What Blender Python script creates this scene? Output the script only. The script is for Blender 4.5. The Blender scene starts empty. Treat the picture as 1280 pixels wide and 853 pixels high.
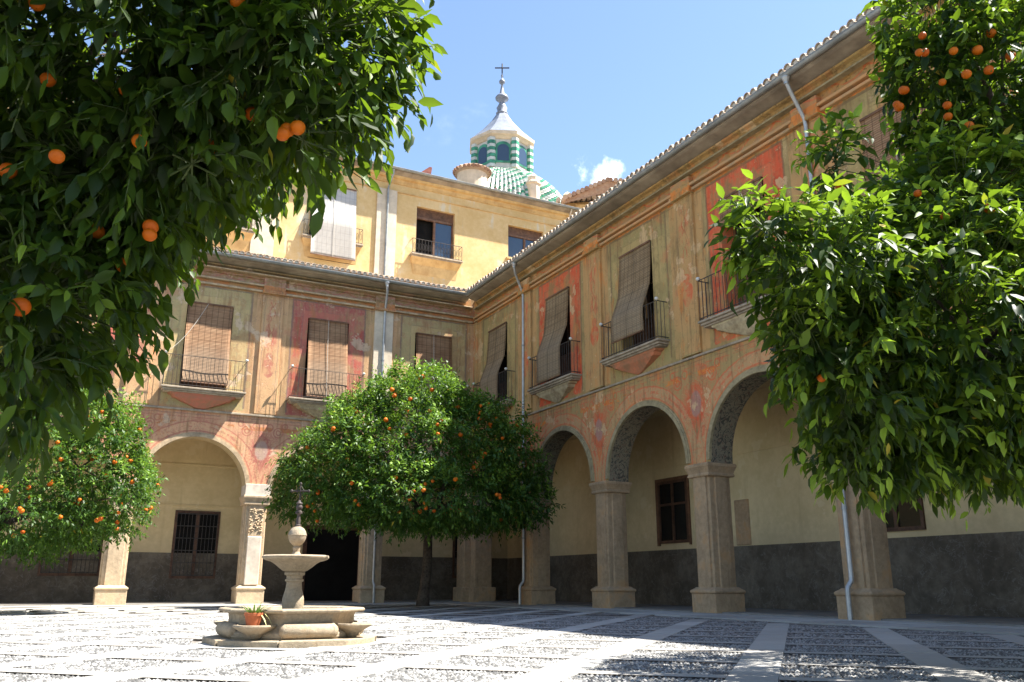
import bpy, bmesh, math, random
import numpy as np
from mathutils import Vector, Matrix
R = math.radians
rng = np.random.default_rng(7)
random.seed(7)
scene = bpy.context.scene
col = scene.collection

# ------------------------------------------------------------------ camera
CAM = np.array([-14.51, -31.48, 0.68])
FPX, PITCH, ROLL, YAW = 1079.08, R(15.71), R(0.13), R(27.34)
fw = np.array([math.sin(YAW)*math.cos(PITCH), math.cos(YAW)*math.cos(PITCH), math.sin(PITCH)])
r0 = np.array([math.cos(YAW), -math.sin(YAW), 0.0]); u0 = np.cross(r0, fw)
rt = math.cos(ROLL)*r0 + math.sin(ROLL)*u0
up = -math.sin(ROLL)*r0 + math.cos(ROLL)*u0
def at(px, py, depth):
    """point seen at photo pixel (px, py) at the given distance along the view axis"""
    return CAM + depth*(fw + rt*(px-640)/FPX - up*(py-426.5)/FPX)
def zat(xy, py):
    """height on the vertical through xy that is seen at photo row py"""
    k = (426.5-py)/FPX
    d = np.array([xy[0]-CAM[0], xy[1]-CAM[1], 0.0])
    # (d+z e)·up = k (d+z e)·fw
    return CAM[2] + (k*d.dot(fw)-d.dot(up))/(up[2]-k*fw[2])
def project(P):
    d = np.asarray(P)-CAM
    w = d@fw
    return 640+FPX*(d@rt)/w, 426.5-FPX*(d@up)/w, w
cd = bpy.data.cameras.new('camera'); co = bpy.data.objects.new('camera', cd); col.objects.link(co)
cd.sensor_width = 36; cd.lens = 36*FPX/1280; cd.clip_start = 0.05; cd.clip_end = 3000
M = Matrix(((rt[0], up[0], -fw[0], CAM[0]), (rt[1], up[1], -fw[1], CAM[1]), (rt[2], up[2], -fw[2], CAM[2]), (0, 0, 0, 1)))
co.matrix_world = M
scene.camera = co
scene.render.resolution_x = 1024; scene.render.resolution_y = 682

# ------------------------------------------------------------------ light
SUN = Vector((0.563, -0.25, 1.0)).normalized()
SUN_EL = math.asin(SUN.z); SUN_AZ = math.atan2(SUN.x, SUN.y)
scene.view_settings.view_transform = 'Standard'
scene.view_settings.look = 'None'
scene.view_settings.exposure = 1.95
scene.view_settings.gamma = 1
sl = bpy.data.lights.new('sun', 'SUN'); sl.energy = 5.0; sl.angle = R(0.53); sl.color = (1.0, 0.955, 0.88)
so = bpy.data.objects.new('sun', sl); col.objects.link(so)
so.rotation_euler = SUN.to_track_quat('Z', 'Y').to_euler(); so.location = (0, 0, 60)

# ------------------------------------------------------------------ node helpers
class V:
    """a float socket with arithmetic"""
    def __init__(s, nt, sock): s.nt = nt; s.s = sock
    def _m(s, op, *a, clamp=False):
        n = s.nt.nodes.new('ShaderNodeMath'); n.operation = op; n.use_clamp = clamp
        for i, x in enumerate((s,)+a):
            if isinstance(x, V): s.nt.links.new(x.s, n.inputs[i])
            else: n.inputs[i].default_value = float(x)
        return V(s.nt, n.outputs[0])
    def __add__(s, o): return s._m('ADD', o)
    def __sub__(s, o): return s._m('SUBTRACT', o)
    def __mul__(s, o): return s._m('MULTIPLY', o)
    def __truediv__(s, o): return s._m('DIVIDE', o)
    def __neg__(s): return s._m('MULTIPLY', -1)
    def __rsub__(s, o): return s._m('MULTIPLY_ADD', -1, o)
    def __radd__(s, o): return s._m('ADD', o)
    def __rmul__(s, o): return s._m('MULTIPLY', o)
    def abs(s): return s._m('ABSOLUTE')
    def max(s, o): return s._m('MAXIMUM', o)
    def min(s, o): return s._m('MINIMUM', o)
    def floor(s): return s._m('FLOOR')
    def sqrt(s): return s._m('SQRT')
    def sin(s): return s._m('SINE')
    def mod(s, o): return s._m('FLOORED_MODULO', o)
    def gt(s, o): return s._m('GREATER_THAN', o)
    def lt(s, o): return s._m('LESS_THAN', o)
    def inv(s): return s._m('SUBTRACT', 0)._m('MULTIPLY_ADD', -1, 1)
    def ss(s, a, b):
        n = s.nt.nodes.new('ShaderNodeMapRange'); n.interpolation_type = 'SMOOTHSTEP'
        s.nt.links.new(s.s, n.inputs[0]); n.inputs[1].default_value = a; n.inputs[2].default_value = b
        return V(s.nt, n.outputs[0])
class Mat:
    def __init__(s, name, rough=0.8, spec=0.3):
        s.m = bpy.data.materials.new(name); s.m.use_nodes = True
        s.nt = s.m.node_tree; s.b = s.nt.nodes['Principled BSDF']
        s.b.inputs['Roughness'].default_value = rough
        s.b.inputs['Specular IOR Level'].default_value = spec
        s.out = s.nt.nodes['Material Output']
    def node(s, t, **k):
        n = s.nt.nodes.new(t)
        for a, v in k.items(): setattr(n, a, v)
        return n
    def link(s, a, b): s.nt.links.new(a, b)
    def pos(s):
        return s.node('ShaderNodeNewGeometry').outputs['Position']
    def objc(s):
        return s.node('ShaderNodeTexCoord').outputs['Object']
    def sep(s, v):
        n = s.node('ShaderNodeSeparateXYZ'); s.link(v, n.inputs[0])
        return [V(s.nt, o) for o in n.outputs]
    def comb(s, x, y, z):
        n = s.node('ShaderNodeCombineXYZ')
        for i, a in enumerate((x, y, z)):
            if isinstance(a, V): s.link(a.s, n.inputs[i])
            else: n.inputs[i].default_value = a
        return n.outputs[0]
    def scale(s, v, xyz):
        n = s.node('ShaderNodeVectorMath', operation='MULTIPLY'); s.link(v, n.inputs[0]); n.inputs[1].default_value = xyz
        return n.outputs[0]
    def noise(s, v, sc, det=4, rough=0.55, dist=0):
        n = s.node('ShaderNodeTexNoise'); s.link(v, n.inputs['Vector'])
        n.inputs['Scale'].default_value = sc; n.inputs['Detail'].default_value = det
        n.inputs['Roughness'].default_value = rough; n.inputs['Distortion'].default_value = dist
        return V(s.nt, n.outputs[0])
    def voro(s, v, sc, feat='F1', out='Distance', rand=1.0):
        n = s.node('ShaderNodeTexVoronoi', feature=feat); s.link(v, n.inputs['Vector'])
        n.inputs['Scale'].default_value = sc; n.inputs['Randomness'].default_value = rand
        return n.outputs[out]
    def rgb(s, c):
        n = s.node('ShaderNodeRGB'); n.outputs[0].default_value = (*c, 1); return n.outputs[0]
    def mix(s, a, b, f, mode='MIX'):
        n = s.node('ShaderNodeMix', data_type='RGBA', blend_type=mode)
        for sock, x in ((n.inputs[6], a), (n.inputs[7], b)):
            if isinstance(x, tuple): sock.default_value = (*x, 1)
            else: s.link(x, sock)
        if isinstance(f, V): s.link(f.s, n.inputs[0])
        else: n.inputs[0].default_value = f
        return n.outputs[2]
    def bump(s, h, strength=0.4, dist=0.02):
        n = s.node('ShaderNodeBump'); n.inputs['Strength'].default_value = strength; n.inputs['Distance'].default_value = dist
        s.link(h.s, n.inputs['Height']); s.link(n.outputs[0], s.b.inputs['Normal'])
    def color(s, c):
        if isinstance(c, tuple): s.b.inputs['Base Color'].default_value = (*c, 1)
        else: s.link(c, s.b.inputs['Base Color'])
        return s

def plain(name, c, var=0.25, sc=6, rough=0.8, spec=0.3, bump=0.3, dark=None, metal=0, bdist=0.01):
    m = Mat(name, rough, spec); p = m.pos()
    n = m.noise(p, sc, 6, 0.6); n2 = m.noise(p, sc*0.23, 4)
    d = dark or tuple(x*(1-var*1.6) for x in c); l = tuple(min(1, x*(1+var)) for x in c)
    cc = m.mix(d, l, (n*0.55+n2*0.45).ss(0.3, 0.7)); m.color(cc)
    if bump: m.bump(m.noise(p, sc*5, 6, 0.65), bump, bdist)
    m.b.inputs['Metallic'].default_value = metal
    return m.m

# ------------------------------------------------------------------ world
w = bpy.data.worlds.new('World'); scene.world = w; w.use_nodes = True
nt = w.node_tree; nt.nodes.clear()
wm = Mat.__new__(Mat); wm.nt = nt
sky = nt.nodes.new('ShaderNodeTexSky'); sky.sky_type = 'NISHITA'; sky.sun_disc = False
sky.sun_elevation = SUN_EL; sky.sun_rotation = SUN_AZ; sky.altitude = 700; sky.air_density = 1.1; sky.dust_density = 0.7; sky.ozone_density = 1.6
tc = nt.nodes.new('ShaderNodeTexCoord'); dirv = tc.outputs['Generated']
cdir = (at(752, 222, 1)-CAM); cdir = cdir/np.linalg.norm(cdir)
vm = nt.nodes.new('ShaderNodeVectorMath'); vm.operation = 'DISTANCE'; nt.links.new(dirv, vm.inputs[0]); vm.inputs[1].default_value = cdir
dist = V(nt, vm.outputs['Value'])
pn = wm.noise(dirv, 30, 6, 0.6)
puff = (dist + (pn-0.5)*0.075).ss(0.026, -0.004)
n1 = wm.noise(wm.scale(dirv, (1, 1, 2.2)), 2.6, 6, 0.6, 0.5)
n2 = wm.noise(dirv, 7.5, 7, 0.62, 0.4)
cir = (n1*0.62+n2*0.38).ss(0.56, 0.82)*0.4
cl = puff.max(cir)
skyc = wm.mix(sky.outputs[0], (13.0, 13.3, 13.8), cl)
bg = nt.nodes.new('ShaderNodeBackground'); bg.inputs[1].default_value = 0.078; nt.links.new(skyc, bg.inputs[0])
wo = nt.nodes.new('ShaderNodeOutputWorld'); nt.links.new(bg.outputs[0], wo.inputs[0])

# ------------------------------------------------------------------ mesh helpers
class MB:
    def __init__(s): s.v = []; s.f = []
    def add(s, vs, fs):
        o = len(s.v); s.v += [tuple(map(float, p)) for p in vs]; s.f += [tuple(i+o for i in f) for f in fs]; return s
    def box(s, x0, x1, y0, y1, z0, z1):
        x0, x1 = min(x0, x1), max(x0, x1); y0, y1 = min(y0, y1), max(y0, y1); z0, z1 = min(z0, z1), max(z0, z1)
        return s.add([(x0,y0,z0),(x1,y0,z0),(x1,y1,z0),(x0,y1,z0),(x0,y0,z1),(x1,y0,z1),(x1,y1,z1),(x0,y1,z1)],
                     [(0,3,2,1),(4,5,6,7),(0,1,5,4),(1,2,6,5),(2,3,7,6),(3,0,4,7)])
    def quad(s, a, b, c, d): return s.add([a, b, c, d], [(0,1,2,3)])
    def tube(s, pts, r, n=8, cap=True):
        pts = [np.array(p, float) for p in pts]; rs = r if isinstance(r, (list, tuple, np.ndarray)) else [r]*len(pts)
        rings = []; ref = None
        for i, p in enumerate(pts):
            a = pts[max(i-1, 0)]; b = pts[min(i+1, len(pts)-1)]; t = (b-a)/max(1e-9, np.linalg.norm(b-a))
            if ref is None:
                ref = np.array([0, 0, 1.0]) if abs(t[2]) < 0.9 else np.array([1.0, 0, 0])
            ref = ref - t*ref.dot(t); ref /= np.linalg.norm(ref); q = np.cross(t, ref)
            rings.append([p+rs[i]*(ref*math.cos(2*math.pi*k/n)+q*math.sin(2*math.pi*k/n)) for k in range(n)])
        vs = [v for rg in rings for v in rg]; fs = []
        for i in range(len(pts)-1):
            for k in range(n):
                a = i*n+k; b = i*n+(k+1) % n; fs.append((a, b, b+n, a+n))
        if cap: fs.append(tuple(range(n-1, -1, -1))); fs.append(tuple((len(pts)-1)*n+k for k in range(n)))
        return s.add(vs, fs)
    def lathe(s, prof, c, n=24, a0=0.0, ax=None):
        vs = []; fs = []
        for r, z in prof:
            for k in range(n):
                a = a0+2*math.pi*k/n; vs.append((c[0]+r*math.cos(a), c[1]+r*math.sin(a), c[2]+z))
        m = len(prof)
        for i in range(m-1):
            for k in range(n):
                a = i*n+k; b = i*n+(k+1) % n; fs.append((a, b, b+n, a+n))
        fs.append(tuple(range(n-1, -1, -1))); fs.append(tuple((m-1)*n+k for k in range(n)))
        return s.add(vs, fs)
    def mesh(s, name, smooth=False):
        me = bpy.data.meshes.new(name); me.from_pydata(s.v, [], s.f)
        if smooth: me.polygons.foreach_set('use_smooth', [True]*len(me.polygons))
        me.update(); return me
WL = {}
def link(o, parent=None, wloc=(0, 0, 0)):
    col.objects.link(o); wloc = Vector(wloc); WL[o.name] = wloc
    if parent is not None:
        o.parent = parent; o.location = wloc-WL[parent.name]
    else: o.location = wloc
    return o
def empty(name, loc, label, cat, group=None):
    o = bpy.data.objects.new(name, None); o.empty_display_size = 0.3; link(o, None, loc)
    o['label'] = label; o['category'] = cat
    if group: o['group'] = group
    return o
def part(name, mb, mat, parent=None, smooth=False, bevel=0, label=None, wloc=(0, 0, 0), seg=1):
    me = mb.mesh(name, smooth) if isinstance(mb, MB) else mb
    if mat is not None and len(me.materials) == 0: me.materials.append(mat)
    o = bpy.data.objects.new(name, me); link(o, parent, wloc)
    if bevel:
        b = o.modifiers.new('bevel', 'BEVEL'); b.width = bevel; b.segments = seg; b.limit_method = 'ANGLE'; b.angle_limit = R(40)
    if label: o['label'] = label
    return o
def smooth_angle(o, deg=40):
    me = o.data; me.polygons.foreach_set('use_smooth', [True]*len(me.polygons)); me.set_sharp_from_angle(angle=R(deg))

# ------------------------------------------------------------------ materials
def fresco(name, axis, c0, P, pal, zspr, rad, seed):
    """weathered wall painting: surrounds, pilaster panels, archivolts, medallions, bands"""
    m = Mat(name, 0.9, 0.15); p0 = m.pos()
    off = m.node('ShaderNodeVectorMath', operation='ADD'); m.link(p0, off.inputs[0]); off.inputs[1].default_value = (seed, seed*2, seed)
    p = off.outputs[0]
    xyz = m.sep(p0); u0_ = -xyz[axis]; z0_ = xyz[2]
    w1 = m.noise(p, 5, 3); w2 = m.noise(m.scale(p, (1.3, 1.3, 1.3)), 4.1, 3)
    u = u0_+(w1-0.5)*0.07; z = z0_+(w2-0.5)*0.07
    t = (u-c0)/P; k = (t+0.5).floor(); ul = (t-k)*P; au = ul.abs(); par = k.mod(2.0)
    big = m.noise(p, 0.55, 5, 0.62); mid = m.noise(p, 2.3, 6, 0.65); fine = m.noise(p, 11, 6, 0.7)
    strk = m.noise(m.scale(p, (3.2, 3.2, 0.35)), 2.0, 5, 0.6)
    base = m.mix(pal['base_d'], pal['base_l'], (mid*0.5+big*0.5).ss(0.34, 0.66))
    # upper surround panels, alternately red and green
    sur = m.mix(pal['green'], pal['red'], par)
    sur2 = m.mix(sur, pal['pale'], (fine*0.5+strk*0.5).ss(0.44, 0.66)*0.42)
    def rect(hw, za, zb, e=0.03):
        d = (au-hw).max((z-(za+zb)/2).abs()-(zb-za)/2); return d.ss(e, -e), d
    msk, d1 = rect(1.42, 6.62, 11.08)
    wear = (big*0.55+mid*0.45).ss(0.43, 0.50)
    c = m.mix(base, sur2, msk*(wear*0.75+0.25))
    inner, d2 = rect(1.02, 7.2, 10.72)
    trim = m.mix(pal['green_l'], pal['red_l'], par)
    c = m.mix(c, trim, inner*wear*0.75)
    # painted columns beside each opening
    colm = ((au-1.2).abs()).ss(0.16, 0.11)*z.gt(7.3)*z.lt(10.4)
    c = m.mix(c, m.mix(pal['green_l'], pal['red_d'], par), colm*(mid.ss(0.42, 0.56)*0.6+0.15))
    line = d1.abs().ss(0.05, 0.02)*z.gt(6.7)
    c = m.mix(c, pal['dark'], line*0.6)
    line2 = d2.abs().ss(0.035, 0.012)
    c = m.mix(c, pal['dark'], line2*0.35*(mid.ss(0.4, 0.6)))
    # pilaster painting
    pil = au.gt(1.6)*z.gt(6.6)*z.lt(11.1)
    pp = (P/2-au).abs()
    c = m.mix(c, m.mix(pal['pil'], pal['base_d'], (mid*0.5+big*0.5).ss(0.5, 0.66)*0.6), pil*0.92)
    stripe = (pp-0.13).abs().ss(0.12, 0.05)*z.gt(8.1)*z.lt(10.9)*mid.ss(0.42, 0.62)
    c = m.mix(c, pal['red_l'], stripe*pil*0.75)
    # frieze and cornice painting
    fr = z.gt(11.12)*z.lt(11.40)
    dent = ((u0_*28.0).sin()).ss(-0.3, 0.3)
    c = m.mix(c, m.mix(pal['orange'], pal['orange_d'], dent*z.ss(11.3, 11.2)), fr*(mid.ss(0.36, 0.52)*0.85))
    fr2 = z.gt(11.40)*z.lt(11.74)
    blot = m.noise(m.scale(p, (1.0, 1.0, 2.2)), 4.5, 6, 0.7)
    c = m.mix(c, m.mix(pal['violet'], pal['cove'], blot.ss(0.42, 0.58)), fr2*0.85)
    c = m.mix(c, pal['cove_d'], fr2*blot.ss(0.60, 0.64)*0.8)
    cove = z.gt(11.76)
    c = m.mix(c, m.mix(pal['cove'], pal['cove_d'], (fine*0.4+mid*0.6).ss(0.42, 0.62)), cove*0.9)
    # spandrels
    sp = z.lt(6.46)
    spc = m.mix(pal['span'], pal['span_r'], (mid*0.65+fine*0.35).ss(0.42, 0.64))
    c = m.mix(c, spc, sp*0.85)
    zz = z-zspr; rr = (ul*ul+zz*zz).sqrt()
    ring = (rr-(rad+0.36)).abs().ss(0.2, 0.15)*zz.gt(-0.1)
    c = m.mix(c, pal['ring'], ring*sp*0.7)
    ring2 = ((rr-(rad+0.53)).abs().ss(0.035, 0.01)+(rr-(rad+0.2)).abs().ss(0.035, 0.01)+(rr-(rad+0.36)).abs().ss(0.05, 0.02)*mid.ss(0.5, 0.56)).min(1.0)
    c = m.mix(c, pal['red'], ring2*sp*zz.gt(-0.05)*0.6)
    ang = (fine.ss(0.5, 0.58))*ring
    c = m.mix(c, pal['red_l'], ang*sp*0.5)
    # medallion over each pier
    du = (P/2-au)/0.23; dz = (z-5.25)/0.36; dm = (du*du+dz*dz).sqrt()
    scroll = (m.noise(p, 3.6, 5, 0.7, 1.6)-0.5).abs().ss(0.05, 0.015)*sp*(dm.ss(3.4, 1.2))
    c = m.mix(c, pal['red'], scroll*0.6)
    c = m.mix(c, pal['red'], dm.ss(1.9, 1.25)*sp*(0.35+fine.ss(0.42, 0.56)*0.5))
    c = m.mix(c, pal['medal'], dm.ss(1.1, 0.8)*sp*(0.5+mid*0.5)*0.9)
    band = ((z-6.02).abs().ss(0.09, 0.06))*(rr.gt(rad+0.62))*mid.ss(0.46, 0.52)
    c = m.mix(c, pal['orange'], band*sp*0.85)
    # painted vases on the pilasters
    vz = (z-8.25)/0.34; vd = ((pp/(0.24+vz*0.06))*(pp/(0.24+vz*0.06))+vz*vz).sqrt()
    c = m.mix(c, pal['red'], vd.ss(1.06, 0.94)*pil*(mid.ss(0.36, 0.56)*0.6+0.12))
    vd2 = ((pp/0.13)*(pp/0.13)+((z-8.72)/0.14)*((z-8.72)/0.14)).sqrt()
    c = m.mix(c, pal['red'], vd2.ss(1.08, 0.92)*pil*0.5)
    hue = m.noise(p, 0.9, 4, 0.6, 0.8)
    c = m.mix(c, pal['span_r'], hue.ss(0.54, 0.70)*0.38)
    c = m.mix(c, pal['green'], hue.ss(0.46, 0.30)*0.45)
    fest = (z-(((u0_*3.4).sin()).abs()*(-0.17)+11.68)).abs().ss(0.035, 0.012)*z.gt(11.42)*z.lt(11.72)
    c = m.mix(c, pal['red'], fest*0.55*mid.ss(0.38, 0.5))
    cand = (pp-(((z*6.2).sin()).abs()*0.075+0.015)).abs().ss(0.028, 0.008)*pil*z.gt(8.9)*z.lt(10.8)
    c = m.mix(c, pal['red_d'], cand*0.6*mid.ss(0.38, 0.5))
    frame = (pp-0.29).abs().ss(0.02, 0.008)*pil
    c = m.mix(c, pal['dark'], frame*0.4)
    for (uu, zz_, rr_) in ((1.62, 5.92, 0.17), (1.62, 5.92, 0.08), (1.93, 6.10, 0.11), (1.40, 6.16, 0.10)):
        q_ = (((au-uu)*(au-uu)+(z-zz_)*(z-zz_)).sqrt()-rr_).abs().ss(0.032, 0.012)
        c = m.mix(c, pal['red'], q_*sp*0.6)
    for zz_, cc_ in ((6.36, 'dark'), (6.25, 'red'), (11.05, 'dark')):
        c = m.mix(c, pal[cc_], (z-zz_).abs().ss(0.022, 0.008)*0.45*mid.ss(0.36, 0.5))
    # lost plaster, stains, grime
    lost = (m.noise(p, 1.15, 6, 0.62)).ss(0.60, 0.635)
    c = m.mix(c, pal['lost'], lost*0.8)
    c = m.mix(c, pal['grime'], strk.ss(0.5, 0.74)*0.7)
    c = m.mix(c, pal['orange'], (m.noise(m.scale(p, (1.0, 1.0, 0.4)), 1.9, 6, 0.68)).ss(0.56, 0.68)*0.45)
    c = m.mix(c, pal['grime'], (fine*0.5+mid*0.5).ss(0.54, 0.66)*0.35)
    c = m.mix(c, pal['pale'], (m.noise(m.scale(p, (2.2, 2.2, 0.25)), 3.1, 4)).ss(0.62, 0.74)*0.5)
    c = m.mix(c, (0.5, 0.4, 0.3), fine.ss(0.55, 0.8)*0.35, 'OVERLAY')
    drip = m.noise(m.scale(p, (7.0, 7.0, 0.5)), 1.6, 4, 0.6).ss(0.5, 0.66)
    under = (z-5.7).ss(0.0, 0.7)*z.lt(6.47)+(z-10.3).ss(0.0, 0.9)*z.lt(11.15)
    c = m.mix(c, pal['grime'], drip*under.min(1.0)*0.55)
    chips = m.noise(p, 5.5, 7, 0.72).ss(0.635, 0.65)
    c = m.mix(c, pal['lost'], chips*0.75)
    crack = (m.noise(p, 1.7, 7, 0.6, 0.6)-0.5).abs().ss(0.006, 0.0)
    c = m.mix(c, pal['dark'], crack*0.5)
    m.color(c); m.bump(fine*0.6+mid*0.7-lost*0.5-chips*0.4-crack*0.5, 0.5, 0.02)
    return m.m
palA = dict(base_d=(0.376,0.225,0.109), base_l=(0.553,0.351,0.185), green=(0.413,0.327,0.156), green_l=(0.539,0.390,0.183), red=(0.391,0.111,0.090), red_l=(0.487,0.157,0.109), red_d=(0.446,0.102,0.070),
            pale=(0.622,0.443,0.276), dark=(0.144,0.109,0.104), pil=(0.563,0.342,0.177), orange=(0.486,0.186,0.065), orange_d=(0.381,0.141,0.062), violet=(0.417,0.243,0.186), cove=(0.281,0.191,0.089), cove_d=(0.134,0.100,0.053),
            span=(0.605,0.341,0.203), span_r=(0.495,0.203,0.134), ring=(0.648,0.378,0.208), grime=(0.261,0.143,0.073), medal=(0.453,0.353,0.284), lost=(0.600,0.443,0.302))
palB = dict(base_d=(0.292,0.206,0.084), base_l=(0.480,0.336,0.149), green=(0.349,0.274,0.111), green_l=(0.480,0.336,0.139), red=(0.659,0.112,0.049), red_l=(0.643,0.179,0.082), red_d=(0.501,0.080,0.038),
            pale=(0.611,0.403,0.194), dark=(0.169,0.111,0.064), pil=(0.520,0.302,0.124), orange=(0.708,0.218,0.044), orange_d=(0.550,0.197,0.052), violet=(0.429,0.239,0.120), cove=(0.469,0.273,0.098), cove_d=(0.169,0.106,0.042),
            span=(0.409,0.285,0.119), span_r=(0.590,0.174,0.077), ring=(0.546,0.323,0.159), grime=(0.195,0.124,0.059), medal=(0.349,0.251,0.207), lost=(0.636,0.424,0.224))
CA, PA, CB, PB = 1.80, 4.35, 2.30, 4.65
frA = fresco('fresco_sunlit_wing', 0, CA, PA, palA, 3.85, 1.74, 3.0)
frB = fresco('fresco_shaded_wing', 1, CB, PB, palB, 3.72, 1.87, 11.0)
def stone_mat(name, c, stain, warm, k=1.0):
    m = Mat(name, 0.88, 0.2); p = m.scale(m.pos(), (k, k, k))
    a = m.noise(p, 1.6, 6, 0.65); b = m.noise(p, 9, 7, 0.7); d = m.noise(m.scale(p, (4, 4, 0.6)), 1.6, 5, 0.6)
    cc = m.mix(tuple(x*0.72 for x in c), tuple(min(1, x*1.22) for x in c), (a*0.5+b*0.5).ss(0.33, 0.68))
    cc = m.mix(cc, warm, a.ss(0.52, 0.66)*0.6)
    cc = m.mix(cc, stain, (d*0.7+b*0.3).ss(0.56, 0.70)*0.65)
    cc = m.mix(cc, tuple(x*0.45 for x in c), m.noise(p, 23, 5, 0.7).ss(0.62, 0.72)*0.6)
    m.color(cc); m.bump(b*0.7+m.noise(p, 34, 5, 0.7)*0.5, 0.65, 0.02)
    return m.m
stone_a = stone_mat('pier_stone_pale', (0.50,0.38,0.25), (0.30,0.22,0.15), (0.52,0.34,0.19))
stone_b = stone_mat('pier_stone_brown', (0.40,0.275,0.16), (0.17,0.125,0.08), (0.46,0.25,0.105))
font_st = stone_mat('fountain_stone', (0.34,0.275,0.195), (0.10,0.078,0.05), (0.30,0.21,0.125), 3.2)
slab_st = plain('balcony_stone', (0.36,0.29,0.21), 0.25, 7)
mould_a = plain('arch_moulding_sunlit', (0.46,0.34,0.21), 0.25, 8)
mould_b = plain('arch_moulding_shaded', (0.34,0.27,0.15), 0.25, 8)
corbel_r = plain('corbel_red', (0.36,0.11,0.07), 0.35, 8, dark=(0.30,0.16,0.09))
corbel_g = plain('corbel_grey_ochre', (0.40,0.33,0.20), 0.3, 9, dark=(0.24,0.17,0.10))
corbel_o = plain('corbel_orange', (0.40,0.135,0.065), 0.35, 8, dark=(0.26,0.15,0.08))
def cream_mat():
    m = Mat('cream_arcade_plaster', 0.9, 0.1); p = m.pos(); z = m.sep(p)[2]
    a = m.noise(p, 0.8, 6, 0.62); b = m.noise(p, 7, 6, 0.65); s = m.noise(m.scale(p, (3.0, 3.0, 0.25)), 1.4, 5)
    c = m.mix((0.60,0.465,0.25), (0.70,0.555,0.315), (a*0.65+b*0.35).ss(0.36, 0.64))
    c = m.mix(c, (0.46,0.34,0.18), s.ss(0.55, 0.78)*0.45)
    damp = (z+(b-0.5)*0.9+(a-0.5)*1.2-2.35).ss(0.25, -0.6)
    c = m.mix(c, (0.48,0.38,0.23), damp*0.5)
    c = m.mix(c, (0.72,0.60,0.38), (m.noise(p, 1.3, 4)).ss(0.62, 0.64)*0.4)
    m.color(c); m.bump(b, 0.2, 0.01); return m.m
cream = cream_mat()
def dado_mat():
    m = Mat('grey_dado_plaster', 0.75, 0.3); p = m.pos()
    a = m.noise(p, 1.1, 6, 0.62); b = m.noise(p, 5, 6, 0.7)
    c = m.mix((0.075,0.060,0.042), (0.165,0.135,0.098), (a*0.6+b*0.4).ss(0.38, 0.68))
    v = (m.noise(p, 1.6, 5, 0.6, 1.2)-0.5).abs().ss(0.012, 0.0)
    c = m.mix(c, (0.22,0.20,0.175), v*0.5); c = m.mix(c, (0.16,0.12,0.08), b.ss(0.58, 0.8)*0.5)
    m.color(c); m.bump(b, 0.3, 0.01); return m.m
dado = dado_mat()
def yellow_mat():
    m = Mat('yellow_upper_plaster', 0.9, 0.12); p = m.pos()
    a = m.noise(p, 0.7, 6, 0.62); b = m.noise(p, 6, 6, 0.65); s = m.noise(m.scale(p, (2.4, 2.4, 0.22)), 1.7, 5)
    c = m.mix((0.56,0.375,0.16), (0.66,0.48,0.25), (a*0.6+b*0.4).ss(0.36, 0.66))
    c = m.mix(c, (0.62,0.55,0.42), (a*0.5+s*0.5).ss(0.55, 0.64)*0.8)
    c = m.mix(c, (0.34,0.24,0.12), s.ss(0.6, 0.8)*0.4)
    m.color(c); m.bump(b, 0.25, 0.01); return m.m
yellow = yellow_mat()
yel_mould = plain('yellow_cornice_plaster', (0.58,0.40,0.18), 0.2, 3, dark=(0.44,0.26,0.10))
pale_pil = plain('bare_pilaster_plaster', (0.60,0.50,0.37), 0.15, 3)
zinc = plain('zinc_gutter', (0.30,0.31,0.30), 0.2, 5, 0.5, 0.5, 0.1, metal=0.35)
pipe_m = plain('zinc_downpipe', (0.42,0.42,0.41), 0.15, 6, 0.4, 0.5, 0.05, metal=0.45)
iron = plain('wrought_iron', (0.05,0.042,0.036), 0.4, 14, 0.6, 0.4, 0.2)
rustiron = plain('rusted_iron_cross', (0.06,0.045,0.038), 0.5, 20, 0.65, 0.4, 0.3)
white_kn = plain('white_knob', (0.62,0.60,0.55), 0.1, 9, 0.4, 0.5, 0)
wood = plain('dark_window_wood', (0.10,0.05,0.028), 0.35, 9, 0.6, 0.3, 0.2)
woodl = plain('brown_window_wood', (0.17,0.085,0.045), 0.3, 9, 0.6, 0.3, 0.2)
black = plain('dark_room', (0.012,0.011,0.010), 0.2, 3, 0.9, 0.1, 0)
def tile_mat(name, a, b, c_):
    m = Mat(name, 0.9, 0.15); p = m.pos()
    oi = m.node('ShaderNodeObjectInfo'); rn = V(m.nt, oi.outputs['Random'])
    n = m.noise(p, 7, 6, 0.65); n2 = m.noise(p, 2.1, 4)
    c = m.mix(a, b, (n*0.6+rn*0.4).ss(0.3, 0.7)); c = m.mix(c, c_, (n2*0.6+n*0.4).ss(0.52, 0.66)*0.7)
    m.color(c); m.bump(n, 0.4, 0.01); return m.m
tile_m = tile_mat('clay_roof_tile', (0.40,0.30,0.22), (0.56,0.46,0.36), (0.30,0.28,0.24))
tile_d = tile_mat('old_red_roof_tile', (0.26,0.15,0.10), (0.42,0.29,0.20), (0.22,0.19,0.15))
mortar = plain('pale_tile_mortar', (0.60,0.55,0.47), 0.2, 8)
dg_ = Mat('dim_window_glass', 0.12, 0.4); dg_.color((0.012, 0.012, 0.011)); dark_glass = dg_.m
def glass_mat():
    m = Mat('window_glass', 0.06, 0.6); m.color((0.035,0.06,0.10)); return m.m
glass = glass_mat()
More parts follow.
